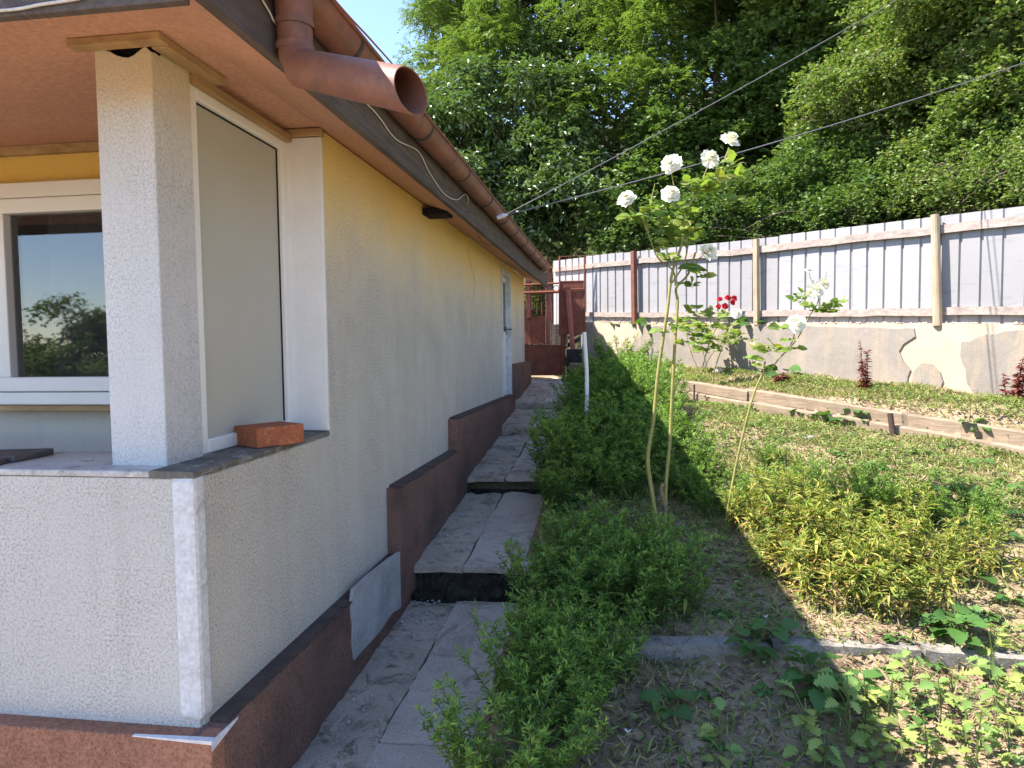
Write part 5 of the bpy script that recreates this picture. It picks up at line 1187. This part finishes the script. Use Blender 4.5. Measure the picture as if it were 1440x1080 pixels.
TREES = [
 ('bramble_thicket', 'low vine thicket spilling down to the fence behind the round post', tb(1330, 10.5), 'vine', 'leafy', 1100, .062, 14,
  [pc(1290, 275, 10.8, .42), pc(1340, 262, 10.4, .45), pc(1240, 290, 11.2, .42), pc(1395, 262, 9.9, .42), pc(1440, 250, 9.6, .45), pc(1490, 245, 9.2, .5), pc(1545, 250, 8.8, .5), pc(1380, 230, 10.8, .6), pc(1460, 200, 10.4, .6), pc(1310, 235, 11.2, .55)]),
 ('bramble_thicket', 'low leafy thicket behind the fence right of the tall rose', tb(1120, 12), 'dark_leaf', 'leafy', 1000, .07, 0,
  [pc(1200, 298, 11.4, .4), pc(1160, 300, 11.8, .45), pc(1110, 312, 12.2, .42), pc(1060, 318, 12.6, .42), pc(1010, 325, 12.8, .45), pc(960, 335, 13.2, .42), pc(915, 342, 13.5, .4), pc(870, 350, 13.8, .38)]),
 ('robinia_tree', 'bright feathery robinia rising beside the patch of blue sky', tb(680, 19), 'robinia', 'pinnate', 640, .075, 0,
  [pc(655, 40, 18, 1.5), pc(622, 70, 18, 1.0), pc(640, 115, 17.6, 1.15), pc(720, -10, 18.5, 1.5), pc(648, -30, 18.5, 1.2), pc(700, 95, 17.6, 1.1), pc(598, 135, 17.8, .6), pc(745, 60, 18, 1.0), pc(740, -80, 19, 1.6)]),
 ('robinia_tree', 'second feathery robinia overhanging the middle of the fence', tb(900, 16.5), 'robinia', 'pinnate', 680, .07, 0,
  [pc(850, 100, 15.8, 1.1), pc(905, 60, 15.8, 1.15), pc(830, 165, 15.4, .85), pc(915, 140, 15.4, .95), pc(870, 200, 15.4, .6), pc(970, 100, 15.8, .95), pc(860, 10, 16.4, 1.2), pc(940, -20, 16.5, 1.3), pc(1010, 40, 16.2, .9)]),
 ('plum_tree', 'glossy drooping-leaved tree above the far gate', tb(690, 15.5), 'glossy', 'droop', 900, .125, 0,
  [pc(640, 200, 15.2, .9), pc(700, 180, 15.2, .95), pc(665, 255, 14.8, .85), pc(730, 250, 14.8, .9), pc(780, 220, 15, .8), pc(690, 315, 14.6, .75), pc(750, 310, 14.6, .75), pc(800, 160, 15.2, .85), pc(600, 170, 15.6, .6), pc(820, 270, 14.6, .75), pc(770, 120, 15.6, .8), pc(780, 345, 14.4, .55), pc(660, 130, 15.8, .7)]),
 ('cherry_tree', 'dark glossy tree between the two robinias', tb(790, 18.5), 'glossy', 'droop', 800, .125, 0,
  [pc(790, 40, 18, 1.1), pc(800, -40, 18.4, 1.2), pc(770, 100, 17.8, .9), pc(830, -10, 18.2, 1.0)]),
 ('maple_tree', 'broad dark green tree filling the middle above the roses', tb(1000, 15.6), 'dark_leaf', 'leafy', 760, .12, 0,
  [pc(1000, 170, 14.9, 1.25), pc(1060, 110, 15.2, 1.2), pc(960, 210, 15.1, .95), pc(1040, 215, 15.3, .9), pc(1090, 190, 15.3, 1.0), pc(930, 270, 14.8, .9), pc(1000, 290, 14.7, .8), pc(880, 290, 15.5, .85), pc(1060, 20, 15.0, 1.3), pc(1000, -50, 14.9, 1.4)]),
 ('walnut_tree', 'light green tree crown at the top behind the upper cable', tb(1150, 16), 'robinia', 'leafy', 720, .12, 0,
  [pc(1120, 30, 15.1, 1.15), pc(1180, -10, 15.4, 1.3), pc(1170, 80, 15.3, 1.05), pc(1100, -60, 15.5, 1.3), pc(1240, 20, 15.5, 1.1), pc(1130, 110, 15.0, .8)]),
 ('vine_covered_tree', 'tree smothered in pale seeding vine above the round fence post', tb(1300, 13), 'vine', 'leafy', 1200, .085, 60,
  [pc(1240, 130, 12.4, .95), pc(1300, 90, 12.7, 1.05), pc(1290, 180, 12.6, .95), pc(1340, 140, 12.8, .85), pc(1230, 205, 12.8, .75), pc(1180, 165, 12.3, .8), pc(1320, 30, 12.2, .95), pc(1260, 60, 13.0, .9), pc(1330, 230, 12.5, .7), pc(1270, 250, 12.4, .6)]),
 ('vine_covered_tree', 'vine-clad thicket tree at the fence end beyond the pipe stake', tb(1450, 11.6), 'vine', 'leafy', 1200, .082, 60,
  [pc(1400, 60, 10.9, .95), pc(1450, 20, 11.2, 1.0), pc(1420, 140, 11.1, .9), pc(1480, 110, 11.3, .9), pc(1390, 210, 11.3, .7), pc(1450, 220, 10.8, .75), pc(1390, -30, 10.7, 1.0), pc(1510, 190, 11.5, .8), pc(1540, 60, 11.0, 1.1)]),
 ('elder_shrub', 'dark shrub behind the sheet fence right of the rose', tb(1130, 13.5), 'dark_leaf', 'leafy', 850, .085, 0,
  [pc(1110, 265, 12.8, .75), pc(1170, 255, 12.6, .75), pc(1060, 280, 13.2, .7), pc(1140, 300, 12.2, .5), pc(1210, 285, 11.8, .55), pc(1190, 230, 12.8, .7), pc(1010, 320, 13.2, .45)]),
 ('hazel_shrub', 'low dark shrub behind the far end of the sheet fence', tb(870, 14.6), 'dark_leaf', 'leafy', 850, .08, 0,
  [pc(830, 330, 14.2, .5), pc(880, 335, 13.8, .5), pc(930, 325, 13.6, .55), pc(860, 300, 14.2, .6), pc(970, 315, 13.4, .5)]),
]
for nm, lab, base, mat, style, ns, ls, sd_, cl in TREES: tree(nm, lab, base, cl, mat, style, ns, ls, sd_, .16 if 'tree' in nm else .035)
# distant wood closing the slope behind (one mass)
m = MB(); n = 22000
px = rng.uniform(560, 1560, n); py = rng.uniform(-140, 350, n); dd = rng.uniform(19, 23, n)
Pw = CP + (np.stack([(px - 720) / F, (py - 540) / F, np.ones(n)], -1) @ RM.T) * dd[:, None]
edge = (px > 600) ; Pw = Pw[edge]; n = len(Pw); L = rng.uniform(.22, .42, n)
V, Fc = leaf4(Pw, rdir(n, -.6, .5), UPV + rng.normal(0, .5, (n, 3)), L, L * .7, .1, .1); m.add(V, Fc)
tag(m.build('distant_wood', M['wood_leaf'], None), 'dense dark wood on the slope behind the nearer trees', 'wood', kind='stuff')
# trees behind the viewer, seen mirrored in the terrace window
for x, y, s in ((-9.5, -9, .85), (-13.5, -10.5, .9), (-6.0, -11, .8), (-17, -9.5, .85)):
    z0 = gz(x, y); r = 1.5 * s
    tree('garden_tree', 'leafy garden tree behind the viewer mirrored in the terrace window', (x, y, z0), [(x, y, z0 + 2.0 * s, r), (x + 1.1 * s, y + .3, z0 + 1.6 * s, r * .8), (x - 1.1 * s, y - .2, z0 + 1.5 * s, r * .85), (x + .2, y, z0 + 3.1 * s, r * .6)], 'robinia', 'leafy', 420, .12, 0, .12, 'garden trees mirrored in the window')
# foliage seen through the gates
for x, y in ((746, 430), (764, 425), (756, 415)):
    p = onY(x, y, 16.8); z0 = gz(p[0], p[1]); tree('lane_shrub', 'leafy shrub beyond the far lane gate', (p[0], p[1], z0), [(p[0], p[1], z0 + .9, .6), (p[0] + .3, p[1], z0 + 1.5, .5)], 'robinia', 'leafy', 500, .08, 0, .04, 'shrubs beyond the lane gate')

# drop plant prototypes that no spot used
for v_ in AG + AY + WB + WS + WH + WL:
    if id(v_) not in used:
        for ch in list(v_.children): bpy.data.objects.remove(ch)
        bpy.data.objects.remove(v_)
